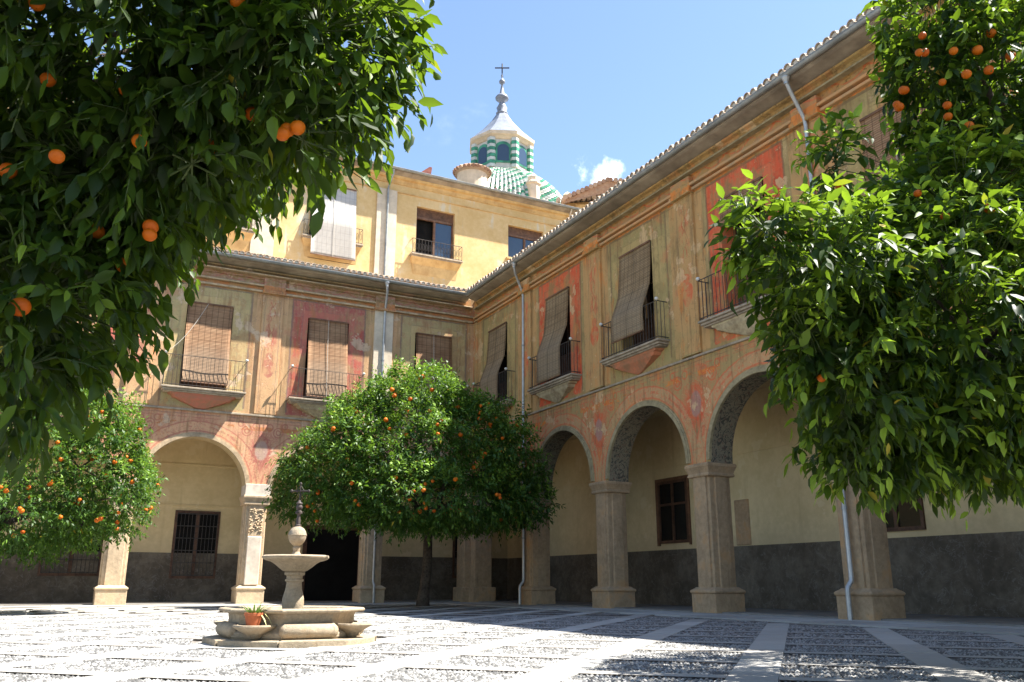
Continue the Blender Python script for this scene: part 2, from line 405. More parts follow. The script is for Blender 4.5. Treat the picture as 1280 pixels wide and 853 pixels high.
def blind_mat(name, c1, c2, cord):
    m = Mat(name, 0.85, 0.15); uvn = m.node('ShaderNodeAttribute', attribute_name='st').outputs['Vector']
    u, v, _ = m.sep(uvn); p = m.pos()
    n = m.noise(m.comb(u*0.7, v*30.0, 0.0), 1.5, 3); nb = m.noise(p, 1.3, 3)
    sl = (v*(2*math.pi/0.052)).sin()
    c = m.mix(c1, c2, (n*0.65+nb*0.35).ss(0.32, 0.68))
    c = m.mix(c, tuple(x*0.45 for x in c1), sl.ss(0.35, 0.95)*0.65)
    cd_ = ((u.mod(0.2)-0.1).abs()).ss(0.016, 0.006)
    c = m.mix(c, cord, cd_*0.6)
    sl2 = ((v.mod(0.31)-0.155).abs()).ss(0.03, 0.012)
    c = m.mix(c, cord, sl2*0.3)
    c = m.mix(c, m.mix(c, (0.27,0.22,0.16), 0.4), (v+(nb-0.5)*0.6).ss(1.3, 2.1))
    m.color(c); m.bump(sl*0.5-cd_*0.5, 0.5, 0.01)
    tr = m.node('ShaderNodeBsdfTranslucent'); m.link(c, tr.inputs[0]); mx = m.node('ShaderNodeMixShader'); mx.inputs[0].default_value = 0.12
    m.link(m.b.outputs[0], mx.inputs[1]); m.link(tr.outputs[0], mx.inputs[2]); m.link(mx.outputs[0], m.out.inputs[0])
    return m.m
bl_or = blind_mat('esparto_blind_brown', (0.27,0.14,0.075), (0.45,0.28,0.16), (0.10,0.055,0.03))
bl_gr = blind_mat('esparto_blind_grey', (0.25,0.165,0.09), (0.42,0.30,0.175), (0.07,0.05,0.03))
bl_wh = blind_mat('slatted_blind_white', (0.48,0.46,0.43), (0.60,0.58,0.55), (0.30,0.30,0.30))
def pave_mat():
    m = Mat('pale_paving_slab', 0.72, 0.35); p = m.pos(); oi = V(m.nt, m.node('ShaderNodeObjectInfo').outputs['Random'])
    a = m.noise(p, 1.3, 6, 0.65); b = m.noise(p, 14, 6, 0.7)
    c = m.mix((0.30,0.285,0.26), (0.42,0.405,0.375), (a*0.4+b*0.25+oi*0.35).ss(0.3, 0.7))
    c = m.mix(c, (0.20,0.19,0.175), a.ss(0.56, 0.72)*0.5)
    m.color(c); m.bump(b, 0.25, 0.01); return m.m
pave = pave_mat()

# ------------------------------------------------------------------ ground
g = MB(); g.quad((-160,-170,-0.03),(140,-170,-0.03),(140,140,-0.03),(-160,140,-0.03))
def ground_mat():
    m = Mat('pebble_mosaic_bed', 0.85, 0.25); p = m.pos()
    vd = V(m.nt, m.voro(p, 17)); vc = m.voro(p, 17, 'F1', 'Color')
    s = m.sep(vc)[0]; a = m.noise(p, 1.5, 4, 0.6, 1.0)
    pat = ((a-0.5).abs()).ss(0.06, 0.02)
    c = m.mix((0.085,0.08,0.076), (0.19,0.18,0.17), s.ss(0.1, 0.9)); c = m.mix(c, (0.40,0.38,0.35), (pat*0.8+s*0.3).ss(0.45, 0.8))
    c = m.mix(c, (0.12,0.105,0.09), vd.ss(0.35, 0.55))
    m.color(c); m.bump(vd.ss(0.6, 0.0), 0.9, 0.03); return m.m
pav = part('pavement', g, ground_mat()); pav['kind'] = 'structure'; pav['label'] = 'pebble mosaic courtyard paving with pale stone bands'
SQ = math.sqrt(0.5)
def dg(s, v): return ((s+v)*SQ, (s-v)*SQ)          # s along (1,1), v along (1,-1)
VB = [11.62+1.53*k for k in range(-13, 5)]; HS = 0.19
SB = [-17.05+1.37*k for k in range(-9, 24)]; HC = 0.12
def inside(x, y): return x < -1.75 and y < -1.75 and x > -27 and y > -40
slabs = []
for v in VB:
    s = -29.0
    while s < 15:
        L = 1.37
        x, y = dg(s+L/2, v)
        if inside(x+0.5, y+0.5):
            px, py, dd = project((x, y, 0))
            ok = dd > 1 and -60 < px < 1340 and py < 900
            slabs.append((dd if ok else 999, s, v, L))
        s += L
slabs.sort()
sm = {}
def flat_slab(Ls, Lw, zt=0.0):
    b = MB(); h = 0.004
    for (a, c) in ((Ls/2-h, Lw/2-h),):
        pts = [(-a,-c),(a,-c),(a,c),(-a,c)]
    b.box(-Ls/2+h, Ls/2-h, -Lw/2, Lw/2, -0.05, zt); return b
me_s = flat_slab(1.37, 2*HS).mesh('paving_slab'); me_s.materials.append(pave)
rest = MB()
for i, (dd, s, v, L) in enumerate(slabs):
    x, y = dg(s+L/2, v)
    if i < 260 and dd < 900:
        o = part('paving_slab', me_s, None, pav, wloc=(x, y, random.uniform(-0.003, 0.002))); o.rotation_euler.z = R(45)
    else:
        c = [dg(s+0.004, v-HS), dg(s+L-0.004, v-HS), dg(s+L-0.004, v+HS), dg(s+0.004, v+HS)]
        rest.quad(*[(q[0], q[1], -0.002) for q in c])
for s in SB:
    for a, b_ in zip(VB[:-1], VB[1:]):
        x, y = dg(s, (a+b_)/2)
        if inside(x+0.6, y+0.6):
            c = [dg(s-HC, a+HS+0.004), dg(s+HC, a+HS+0.004), dg(s+HC, b_-HS-0.004), dg(s-HC, b_-HS-0.004)]
            c = c[::-1] if ((c[1][0]-c[0][0])*(c[2][1]-c[0][1])-(c[1][1]-c[0][1])*(c[2][0]-c[0][0])) < 0 else c
            rest.quad(*[(q[0], q[1], -0.001) for q in c])
o = part('paving_band', rest, pave, pav); o['kind'] = 'stuff'
# border of flags along both wings
k = 0
for i in range(26):
    y0 = -0.75-i*1.2-1.2; b = MB(); b.box(-0.55-1.25, -0.55, y0+0.006, y0+1.194, -0.06, 0.001*(i % 3)); part('border_flag', b, pave, pav)
    b = MB(); b.box(-0.549, 0.08, y0-0.3+0.006, y0+0.894, -0.06, 0.003+0.001*((i+1) % 3)); part('border_flag', b, pave, pav)
for i in range(20):
    x0 = -1.85-i*1.25-1.25; b = MB(); b.box(x0+0.006, x0+1.244, -1.8, 0.08, -0.06, 0.001*(i % 3)); part('border_flag', b, pave, pav)
b = MB(); b.box(-1.84, 0.08, -0.74, 0.08, -0.06, 0.001); part('border_flag', b, pave, pav)
# pebbles laid in ovals, real stones near enough to be seen
def pebbles():
    P = []; Cc = []
    for v0, v1 in zip(VB[:-1], VB[1:]):
        for s0, s1 in zip(SB[:-1], SB[1:]):
            sc, vc = (s0+s1)/2, (v0+v1)/2; x, y = dg(sc, vc)
            if not inside(x+0.6, y+0.6): continue
            px, py, dd = project((x, y, 0))
            if dd < 1.5 or px < -120 or px > 1400 or dd > 19: continue
            st = 0.040 if dd < 12 else 0.058
            a, b2 = (s1-s0)/2-HC-0.012, (v1-v0)/2-HS-0.012
            gs, gv = np.meshgrid(np.arange(-a, a, st), np.arange(-b2, b2, st))
            gs = gs.ravel()+rng.uniform(-st*0.25, st*0.25, gs.size); gv = gv.ravel()+rng.uniform(-st*0.25, st*0.25, gv.size)
            rr = np.sqrt((gs/(a*0.95))**2+(gv/(b2*0.95))**2)+rng.normal(0, 0.05, gs.size)
            ph = np.arctan2(gv, gs)
            light = ((np.abs(rr-0.82) < 0.10) | (np.abs(rr-0.45) < 0.09) | ((rr > 0.9) & (np.sin(ph*8) > 0.2)) | (rr < 0.15))
            light ^= rng.random(gs.size) < 0.13
            cv = np.where(light, rng.uniform(0.19, 0.31, gs.size), rng.uniform(0.06, 0.14, gs.size))
            X = (sc+gs+vc+gv)*SQ; Y = (sc+gs-vc-gv)*SQ
            P.append(np.stack([X, Y, np.full(X.size, st)], 1)); Cc.append(cv)
    P = np.concatenate(P); Cc = np.concatenate(Cc); n = len(P)
    d = np.hypot(P[:, 0]+11.64, P[:, 1]+19.85) > 1.25; P = P[d]; Cc = Cc[d]; n = len(P)
    K = 6; ang = np.arange(K)*2*np.pi/K; rot = rng.uniform(0, np.pi, n); el = rng.uniform(0.75, 1.0, n)
    r = P[:, 2]*0.53*rng.uniform(0.85, 1.1, n); top = rng.uniform(-0.006, 0.001, n)
    vs = np.zeros((n, K+1, 3)); ca = np.cos(ang)[None, :]*r[:, None]; sa = np.sin(ang)[None, :]*(r*el)[:, None]
    vs[:, :K, 0] = P[:, 0, None]+ca*np.cos(rot)[:, None]-sa*np.sin(rot)[:, None]
    vs[:, :K, 1] = P[:, 1, None]+ca*np.sin(rot)[:, None]+sa*np.cos(rot)[:, None]
    vs[:, :K, 2] = (top-0.014)[:, None]; vs[:, K, 0] = P[:, 0]; vs[:, K, 1] = P[:, 1]; vs[:, K, 2] = top
    tri = np.array([(k, (k+1) % K, K) for k in range(K)])
    F = (tri[None]+(np.arange(n)*(K+1))[:, None, None]).reshape(-1, 3)
    return fastmesh('pebble_mosaic', vs.reshape(-1, 3), F, np.repeat(Cc, K+1))
def fastmesh(name, vs, F, val=None, smooth=True, col3=None):
    me = bpy.data.meshes.new(name); nf, kk = F.shape
    me.vertices.add(len(vs)); me.vertices.foreach_set('co', np.ascontiguousarray(vs, dtype=np.float32).ravel())
    me.loops.add(nf*kk); me.loops.foreach_set('vertex_index', np.ascontiguousarray(F, dtype=np.int32).ravel())
    me.polygons.add(nf); me.polygons.foreach_set('loop_start', np.arange(nf, dtype=np.int32)*kk)
    if smooth: me.polygons.foreach_set('use_smooth', np.ones(nf, dtype=bool))
    if val is not None:
        at_ = me.attributes.new('tint', 'FLOAT', 'POINT'); at_.data.foreach_set('value', np.ascontiguousarray(val, dtype=np.float32))
    me.update(calc_edges=True); return me
def pebble_mat():
    m = Mat('mosaic_pebble', 0.55, 0.4); a = V(m.nt, m.node('ShaderNodeAttribute', attribute_name='tint').outputs['Fac'])
    n = m.noise(m.pos(), 40, 3)
    v = a*(n*0.5+0.75)
    m.color(m.comb(v*1.02, v, v*0.95)); return m.m
pm = pebble_mat()
o = part('pebble_mosaic', pebbles(), pm, pav); o['kind'] = 'stuff'

# ------------------------------------------------------------------ wings
TH = 0.72
class Wing:
    """maps wall coordinates (u along the wall, d out of the wall, z) to world"""
    def __init__(s, axis): s.axis = axis
    def p(s, u, d, z): return (-u, -d, z) if s.axis == 0 else (-d, -u, z)
    def box(s, mb, u0, u1, d0, d1, z0, z1):
        a = s.p(u0, d0, z0); b = s.p(u1, d1, z1); return mb.box(a[0], b[0], a[1], b[1], z0, z1)
    def loft(s, mb, rings):
        n = len(rings[0]); vs = [s.p(*q) for r in rings for q in r]; fs = []
        for i in range(len(rings)-1):
            for k in range(n): fs.append((i*n+k, i*n+(k+1) % n, (i+1)*n+(k+1) % n, (i+1)*n+k))
        fs.append(tuple(range(n))); fs.append(tuple((len(rings)-1)*n+k for k in range(n)))
        return mb.add(vs, fs)
def fixn(o):
    bm = bmesh.new(); bm.from_mesh(o.data); bmesh.ops.recalc_face_normals(bm, faces=bm.faces); bm.to_mesh(o.data); bm.free(); return o
def wall_face(W, mb, d, u0, u1, z0, z1): return mb.quad(W.p(u0, d, z0), W.p(u1, d, z0), W.p(u1, d, z1), W.p(u0, d, z1))
def build_facade(W, root, mat, cens, P, zspr, rad, half, u_lo, u_hi, zs, ztop, woff, wz0, wz1, ww, soff_mat, mould):
    wall = MB(); N = 28
    for d in (0.0, -TH):
        edges = []
        for c in cens:
            arc = [(c-rad*math.cos(math.pi*i/N), zspr+rad*math.sin(math.pi*i/N)) for i in range(N+1)]
            for (ua, za), (ub, zb) in zip(arc[:-1], arc[1:]):
                wall.quad(W.p(ua, d, za), W.p(ub, d, zb), W.p(ub, d, zs), W.p(ua, d, zs))
            edges.append((c-rad, c+rad))
        cur = u_lo
        for a, b in edges+[(u_hi, None)]:
            if a-cur > 1e-4: wall_face(W, wall, d, cur, a, 3.6, zs)
            cur = b
        cur = u_lo
        for c in cens:
            wc = c+woff; wall_face(W, wall, d, cur, wc-ww, zs, ztop)
            wall_face(W, wall, d, wc-ww, wc+ww, zs, wz0); wall_face(W, wall, d, wc-ww, wc+ww, wz1, ztop); cur = wc+ww
        wall_face(W, wall, d, cur, u_hi, zs, ztop)
    for c in cens:   # window reveals
        wc = c+woff
        for ua in (wc-ww, wc+ww): wall.quad(W.p(ua, 0, wz0), W.p(ua, -TH, wz0), W.p(ua, -TH, wz1), W.p(ua, 0, wz1))
        for za in (wz0, wz1): wall.quad(W.p(wc-ww, 0, za), W.p(wc+ww, 0, za), W.p(wc+ww, -TH, za), W.p(wc-ww, -TH, za))
    part('painted_wall', wall, mat, root)
    for c in cens:
        so_ = MB(); N2 = 36
        for i in range(N2):
            a0, a1 = math.pi*i/N2, math.pi*(i+1)/N2
            q = [(c-rad*math.cos(a), zspr+rad*math.sin(a)) for a in (a0, a1)]
            so_.quad(W.p(q[0][0], 0, q[0][1]), W.p(q[0][0], -TH, q[0][1]), W.p(q[1][0], -TH, q[1][1]), W.p(q[1][0], 0, q[1][1]))
        for sg in (-1, 1):
            so_.quad(W.p(c+sg*rad, 0, 3.6), W.p(c+sg*rad, -TH, 3.6), W.p(c+sg*rad, -TH, zspr), W.p(c+sg*rad, 0, zspr))
        o_ = part('arch_soffit', so_, soff_mat, root, smooth=False)
        mo = MB()
        for (ra, rb, dp) in ((-0.015, 0.09, 0.05), (0.088, 0.14, 0.03)):
            rings = []
            for i in range(N2+1):
                a = math.pi*i/N2; cs, sn = -math.cos(a), math.sin(a)
                rings.append([(c+(rad+ra)*cs, -0.03, zspr+(rad+ra)*sn), (c+(rad+ra)*cs, dp, zspr+(rad+ra)*sn), (c+(rad+rb)*cs, dp, zspr+(rad+rb)*sn), (c+(rad+rb)*cs, -0.03, zspr+(rad+rb)*sn)])
            W.loft(mo, rings)
        fixn(part('archivolt', mo, mould, root))
def soffit_mat(name, a, b, c_):
    m = Mat(name, 0.9, 0.1); p = m.pos(); n = m.noise(p, 4.6, 5, 0.65, 1.8); f = m.noise(p, 12, 5, 0.7)
    c = m.mix(a, b, (n-0.5).abs().ss(0.09, 0.03)); c = m.mix(c, c_, f.ss(0.5, 0.68)*0.6); m.color(c); return m.m
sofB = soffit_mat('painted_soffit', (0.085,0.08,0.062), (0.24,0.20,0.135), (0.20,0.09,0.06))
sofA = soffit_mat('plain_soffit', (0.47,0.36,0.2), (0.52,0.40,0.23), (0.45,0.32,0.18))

def pier(W, root, u, mat, w=0.78, zcap=3.62, label=None, far=None):
    t = MB(); h = w/2
    # shaft: core plus a raised strip on each face
    W.box(t, u-h+0.05, u+h-0.05, -0.02, -TH+0.02, 0.5, zcap-0.3)
    W.box(t, u-h*0.62, u+h*0.62, 0.03, -TH-0.03, 0.5, zcap-0.3)
    W.box(t, u-h, u+h, -TH*0.24, -TH*0.76, 0.5, zcap-0.3)
    sh = part('pier', t, mat, root, bevel=0.014)
    if label: sh['label'] = label
    b = MB(); e = 0.075
    W.box(b, u-h-e, u+h+e, 0.03+e, -TH-0.03-e, -0.03, 0.46)
    W.loft(b, [[(u-h-e-s_, 0.03+e+s_, z), (u+h+e+s_, 0.03+e+s_, z), (u+h+e+s_, -TH-0.03-e-s_, z), (u-h-e-s_, -TH-0.03-e-s_, z)] for s_, z in ((0.0, 0.455), (0.03, 0.48), (0.03, 0.53), (-0.04, 0.575), (-0.085, 0.61))])
    fixn(part('pier_base', b, mat, sh, bevel=0.018, seg=2))
    c = MB()
    W.loft(c, [[(u-h-s_, 0.02+s_, z), (u+h+s_, 0.02+s_, z), (u+h+s_, -TH-0.02-s_, z), (u-h-s_, -TH-0.02-s_, z)] for s_, z in ((0.02, zcap-0.34), (0.05, zcap-0.32), (0.05, zcap-0.28), (0.03, zcap-0.25), (0.05, zcap-0.18), (0.085, zcap-0.1), (0.095, zcap-0.09), (0.095, zcap-0.02), (0.07, zcap))])
    fixn(part('capital', c, mat, sh, bevel=0.008))
    return sh
def balcony(W, root, u, z, cmat, hw=1.45, dp=0.5, bars=0.135, railh=1.12, corb=True, knobs=(1, 1), thin=0.011):
    s = MB(); W.box(s, u-hw, u+hw, -0.02, dp, z-0.05, z+0.015); W.box(s, u-hw+0.05, u+hw-0.05, -0.02, dp-0.05, z-0.12, z-0.05)
    W.box(s, u-hw+0.1, u+hw-0.1, -0.02, dp-0.1, z-0.17, z-0.12)
    bal = part('balcony', s, slab_st, root, bevel=0.012)
    if corb:
        c = MB(); rings = []
        for f_, wq, dq in ((0, 1.0, 1.0), (0.12, 0.97, 0.95), (0.16, 0.90, 0.9), (0.34, 0.84, 0.8), (0.38, 0.76, 0.76), (0.55, 0.60, 0.55), (0.75, 0.36, 0.36), (0.9, 0.2, 0.22), (1.0, 0.07, 0.08)):
            zz = z-0.165-0.5*f_; w_ = (hw-0.25)*wq; d_ = (dp-0.14)*dq
            rings.append([(u-w_, -0.02, zz), (u-w_*0.93, d_, zz), (u+w_*0.93, d_, zz), (u+w_, -0.02, zz)])
        W.loft(c, rings); fixn(part('corbel', c, cmat, bal, bevel=0.01))
    r = MB(); t = thin; zr = z+railh; a, b = u-hw+0.06, u+hw-0.06; df = dp-0.05
    for zz in (zr, z+0.08):
        r.tube([W.p(a, -0.05, zz), W.p(a, df, zz)], t*1.4, 6); r.tube([W.p(b, -0.05, zz), W.p(b, df, zz)], t*1.4, 6); r.tube([W.p(a, df, zz), W.p(b, df, zz)], t*1.4, 6)
    part('handrail', r, iron, bal)
    n = int((b-a)/bars)
    bar = MB(); bar.tube([(0, 0, 0), (0, 0, railh)], t*0.8, 5); me = bar.mesh('baluster'); me.materials.append(iron)
    for i in range(n+1):
        part('baluster', me, None, bal, wloc=W.p(a+(b-a)*i/n, df, z))
    for dd in (df*0.3, df*0.65):
        for uu in (a, b): part('baluster', me, None, bal, wloc=W.p(uu, dd, z))
    for i, uu in enumerate((a, b)):
        if knobs[i]:
            kn = MB(); q = W.p(uu, df, zr+0.055); kn.lathe([(0.012, -0.06), (0.02, -0.04), (0.045, -0.03), (0.06, 0), (0.045, 0.035), (0.015, 0.05)], q, 12)
            part('knob', kn, white_kn, bal, smooth=True)
    return bal
def window(W, root, u, z0, z1, hw, d=-0.42, panes=(2, 3), mat=None, glassy=True, back=True):
    f = MB(); t = 0.07; mat = mat or wood
    W.box(f, u-hw, u-hw+t, d, d-0.08, z0, z1); W.box(f, u+hw-t, u+hw, d, d-0.08, z0, z1)
    W.box(f, u-hw+t, u+hw-t, d, d-0.08, z1-t, z1); W.box(f, u-hw+t, u+hw-t, d, d-0.08, z0, z0+t)
    W.box(f, u-0.05, u+0.05, d+0.015, d-0.07, z0+t, z1-t)
    for j in range(1, panes[1]): zz = z0+(z1-z0)*j/panes[1]; W.box(f, u-hw+t, u-0.05, d-0.005, d-0.06, zz-0.025, zz+0.025); W.box(f, u+0.05, u+hw-t, d-0.005, d-0.06, zz-0.025, zz+0.025)
    wn = part('window', f, mat, root)
    for j in range(panes[1]):
        for sg in (-1, 1):
            ua, ub = (u-hw+t, u-0.05) if sg < 0 else (u+0.05, u+hw-t)
            g_ = MB(); za, zb = z0+(z1-z0)*j/panes[1]+0.03, z0+(z1-z0)*(j+1)/panes[1]-0.03
            W.box(g_, ua, ub, d-0.03, d-0.045, za, zb)
            part('pane' if (j > 0 or panes[1] == 1) else 'panel', g_, dark_glass if (j > 0 or panes[1] == 1) else mat, wn)
    return wn
def grille(W, root, u, z0, z1, hw, d, label=None):
    """deep-set barred opening in the arcade's back wall, d is the wall plane"""
    f = MB(); e = 0.09
    W.box(f, u-hw-e, u-hw, d+0.05, d-0.2, z0-e, z1+e); W.box(f, u+hw, u+hw+e, d+0.05, d-0.2, z0-e, z1+e)
    W.box(f, u-hw, u+hw, d+0.05, d-0.2, z1, z1+e); W.box(f, u-hw, u+hw, d+0.05, d-0.2, z0-e, z0)
    o_ = part('barred_window', f, wood, root)
    if label: o_['label'] = label
    k = MB(); W.box(k, u-hw, u+hw, d+0.004, d-0.02, z0, z1); part('dark_opening', k, black, o_)
    k = MB(); W.box(k, u-0.06, u+0.06, d+0.03, d+0.008, z0, z1); part('mullion', k, wood, o_)
    n = max(4, int(hw*2/0.13)); me = MB(); me.tube([(0, 0, 0), (0, 0, z1-z0)], 0.011, 5); me = me.mesh('bar'); me.materials.append(iron)
    for i in range(n+1): part('bar', me, None, o_, wloc=W.p(u-hw+2*hw*i/n, d+0.07, z0))
    r = MB(); nn = max(2, int((z1-z0)/0.42))
    for j in range(nn+1): zz = z0+0.03+(z1-z0-0.06)*j/nn; W.box(r, u-hw, u+hw, d+0.085, d+0.055, zz-0.014, zz+0.014)
    part('cross_bar', r, iron, o_)
    return o_
def blind(W, name, label, u, hw, prof, mat, cord_end=None, cat='blind', group=None, root_label=None, roll=None):
    """prof: list of (d, z) from the top down"""
    pts = []; n = 26
    L = [0]
    for a, b in zip(prof[:-1], prof[1:]): L.append(L[-1]+math.hypot(b[0]-a[0], b[1]-a[1]))
    def ev(t):
        s = t*L[-1]
        for i in range(len(L)-1):
            if s <= L[i+1]+1e-9:
                k_ = (s-L[i])/(L[i+1]-L[i]); return (prof[i][0]+(prof[i+1][0]-prof[i][0])*k_, prof[i][1]+(prof[i+1][1]-prof[i][1])*k_, s)
    vs = []; st = []; fs = []; m_ = 9
    ph = random.uniform(0, 6)
    for off in (0.0, -0.014):
        for i in range(n+1):
            d, z, s = ev(i/n)
            for j in range(m_+1):
                uu = -hw+2*hw*j/m_
                wob = 0.012*math.sin(uu*3.1+ph+z*0.8)+0.008*math.sin(z*2.3+ph)
                vs.append(W.p(u+uu+0.012*math.sin(z*1.7+ph), d+off+wob*min(1, s), z)); st.append((uu+hw, s, 0))
    q = (n+1)*(m_+1)
    for i in range(n):
        for j in range(m_):
            a = i*(m_+1)+j; fs.append((a, a+1, a+m_+2, a+m_+1)); fs.append((a+q, a+q+m_+1, a+q+m_+2, a+q+1))
    for i in range(n):
        for j in (0, m_):
            a = i*(m_+1)+j; b = a+m_+1; fs.append((a, b, b+q, a+q))
    for i in (0, n):
        for j in range(m_):
            a = i*(m_+1)+j; fs.append((a, a+1, a+1+q, a+q))
    d0, z0, _ = ev(0); d1, z1, _ = ev(1)
    e = empty(name, W.p(u, d1, z1), label, cat, group)
    me = bpy.data.meshes.new('slats'); me.from_pydata(vs, [], fs)
    a_ = me.attributes.new('st', 'FLOAT_VECTOR', 'POINT'); a_.data.foreach_set('vector', np.array(st, dtype=np.float32).ravel())
    me.polygons.foreach_set('use_smooth', [True]*len(me.polygons)); me.materials.append(mat)
    part('slats', me, None, e)
    b = MB(); W.box(b, u-hw, u+hw, d0+0.03, d0-0.03, z0-0.03, z0+0.035); part('head_rail', b, woodl, e, bevel=0.008)
    b = MB(); b.tube([W.p(u-hw, d1, z1), W.p(u+hw, d1, z1)], 0.022 if roll is None else roll, 10); part('bottom_roll', b, mat if roll else woodl, e)
    c = MB(); pts = []
    if cord_end is None:
        for i in range(14): d, z, s = ev(i/13); pts.append(W.p(u+0.02, d+0.028, z))
    else:
        a = np.array(W.p(u+0.1, d0+0.03, z0)); bb = np.array(W.p(*cord_end))
        for i in range(12): t = i/11; pts.append(a*(1-t)+bb*t+np.array([0, 0, -0.25*math.sin(math.pi*t)]))
    c.tube(pts, 0.008 if cord_end or mat is not bl_gr else 0.005, 5); part('cord', c, plain_cord if mat is not bl_gr else dark_cord, e)
    return e
dark_cord = plain('dark_cord', (0.12,0.09,0.06), 0.1, 9, bump=0)
plain_cord = plain('pale_cord', (0.55,0.50,0.42), 0.1, 9, bump=0)

soffit_board = plain('eave_soffit_plaster', (0.33,0.27,0.20), 0.3, 2.2, dark=(0.19,0.15,0.11))
def eaves(W, root, u_lo, u_hi, o_, zg, mat_wall, ztop, depth, tiles_mat, pitch=0.24, slope=0.32, cov=True, start=0.0, lowcut=0):
    # soffit cove, fascia, gutter, roof with separate eaves tiles
    for nm, prof, mt in (('eave_soffit', [(0.20, ztop-0.03), (0.26, ztop-0.02), (o_-0.14, ztop+0.05), (o_-0.08, ztop+0.08), (o_-0.06, ztop+0.16), (-0.3, ztop+0.17), (-0.3, ztop-0.02)], soffit_board),
                         ('eave_cove', [(0.0, ztop-0.36), (0.05, ztop-0.34), (0.07, ztop-0.24), (0.12, ztop-0.14), (0.21, ztop-0.10), (0.22, ztop-0.05), (-0.25, ztop-0.04), (-0.25, ztop-0.36)], mat_wall)):
        c = MB(); rings = []
        for uu in (u_lo-lowcut, u_hi): rings.append([(uu, d, z) for d, z in prof])
        W.loft(c, rings); fixn(part(nm, c, mt, root))
    gt = MB(); n = 10; rgs = []
    for uu in (u_lo-lowcut, u_hi):
        ring = []
        for k_ in range(n+1): a = math.pi+math.pi*k_/n; ring.append((uu, o_+0.085*math.cos(a), zg+0.085+0.085*math.sin(a)))
        for k_ in range(n+1): a = 2*math.pi-math.pi*k_/n; ring.append((uu, o_+0.072*math.cos(a), zg+0.085+0.072*math.sin(a)))
        rgs.append(ring)
    W.loft(gt, rgs); gt.tube([W.p(u_lo-lowcut, o_+0.085, zg+0.09), W.p(u_hi, o_+0.085, zg+0.09)], 0.014, 6)
    fixn(part('gutter', gt, zinc, root))
    rf = MB(); zt = zg+0.13
    W.loft(rf, [[(uu, o_-0.08, zt-0.06), (uu, o_-0.08, zt), (uu, -depth, zt+slope*(depth+o_)), (uu, -depth, zt-0.3)] for uu in (u_lo-lowcut, u_hi)])
    roof = fixn(part('roof', rf, tiles_mat, root))
    # channel tiles behind as one corrugated mass, cover tiles at the edge singly
    tl = MB(); K = 7; Lt = 0.55; r1, r2 = pitch*0.45, pitch*0.36
    vs = []; fs = []
    for (dd, rr) in ((0.0, r1), (-Lt, r2)):
        for q in (rr, rr-0.018):
            for k_ in range(K+1): a = math.pi*k_/K; vs.append((math.cos(a)*q, dd, math.sin(a)*q*1.2-slope*dd))
    n1_ = K+1
    for k_ in range(K):
        fs += [(k_, k_+1, 2*n1_+k_+1, 2*n1_+k_), (n1_+k_, 3*n1_+k_, 3*n1_+k_+1, n1_+k_+1), (k_, n1_+k_, n1_+k_+1, k_+1)]
    vs = [W.p(*q) for q in vs]; tl.add(vs, fs)
    me = tl.mesh('roof_tile', True); me.set_sharp_from_angle(angle=R(40)); me.materials.append(tiles_mat)
    md = MB(); pl = [(math.cos(math.pi*k_/K)*(r1-0.022), 0, math.sin(math.pi*k_/K)*(r1-0.022)*1.2) for k_ in range(K+1)]
    md.add([W.p(q[0], -0.05, q[2]) for q in pl], [tuple(range(K+1))]); mme = md.mesh('mortar_plug'); mme.materials.append(mortar)
    uu = u_lo+start+pitch/2; rest_ = MB(); cnt = 0
    while uu < u_hi:
        z_ = zt+0.05+random.uniform(-0.008, 0.012); d_ = o_+0.03+random.uniform(-0.02, 0.02)
        t_ = part('roof_tile', me, None, roof, wloc=W.p(uu, d_, z_)); t_.rotation_euler = (0, 0, random.uniform(-0.04, 0.04))
        part('mortar_plug', mme, None, roof, wloc=W.p(uu, d_, z_)) if cnt < 150 else None
        cnt += 1
        for kk in range(1, int((depth)/0.45)):
            d2 = d_-kk*0.45
            o2 = len(rest_.v); rest_.v += [tuple(np.array(W.p(uu, d2, z_+slope*0.45*kk+0.012))+np.array(q)) for q in vs]; rest_.f += [tuple(i+o2 for i in f) for f in fs[::3]]
        uu += pitch
    if rest_.v:
        q = part('roof_tile_courses', rest_, tiles_mat, roof, smooth=True); q['kind'] = 'stuff'
    return roof
def downpipe(W, root, u, zg, o_, zb, bend=True, du=0.0, d=0.10, kink=0.75):
    p = MB(); pts = [W.p(u, o_, zg+0.02), W.p(u, o_, zg-0.12), W.p(u+du*0.4, o_-0.12, zg-0.34), W.p(u+du, d+0.03, zg-0.92), W.p(u+du, d, zg-1.1), W.p(u+du, d, kink+0.1 if bend else zb)]
    if bend: pts += [W.p(u+du, d+0.01, kink), W.p(u+du, d+0.13, kink-0.13), W.p(u+du, d+0.14, kink-0.2), W.p(u+du, d+0.14, zb)]
    p.tube(pts, 0.05, 10); pp = part('downpipe', p, pipe_m, root); smooth_angle(pp, 50)
    fn = MB(); fn.lathe([(0.055, -0.16), (0.06, -0.1), (0.1, 0.0), (0.1, 0.03)], W.p(u, o_, zg-0.01), 12); part('funnel', fn, pipe_m, pp)
    c = MB()
    for zz in np.arange(2.2, zg-1.2, 2.3): c.lathe([(0.062, -0.03), (0.062, 0.03)], W.p(u+du, d, zz), 10)
    part('bracket', c, zinc, pp)
ZS, ZG, OV = 6.50, 12.10, 0.66
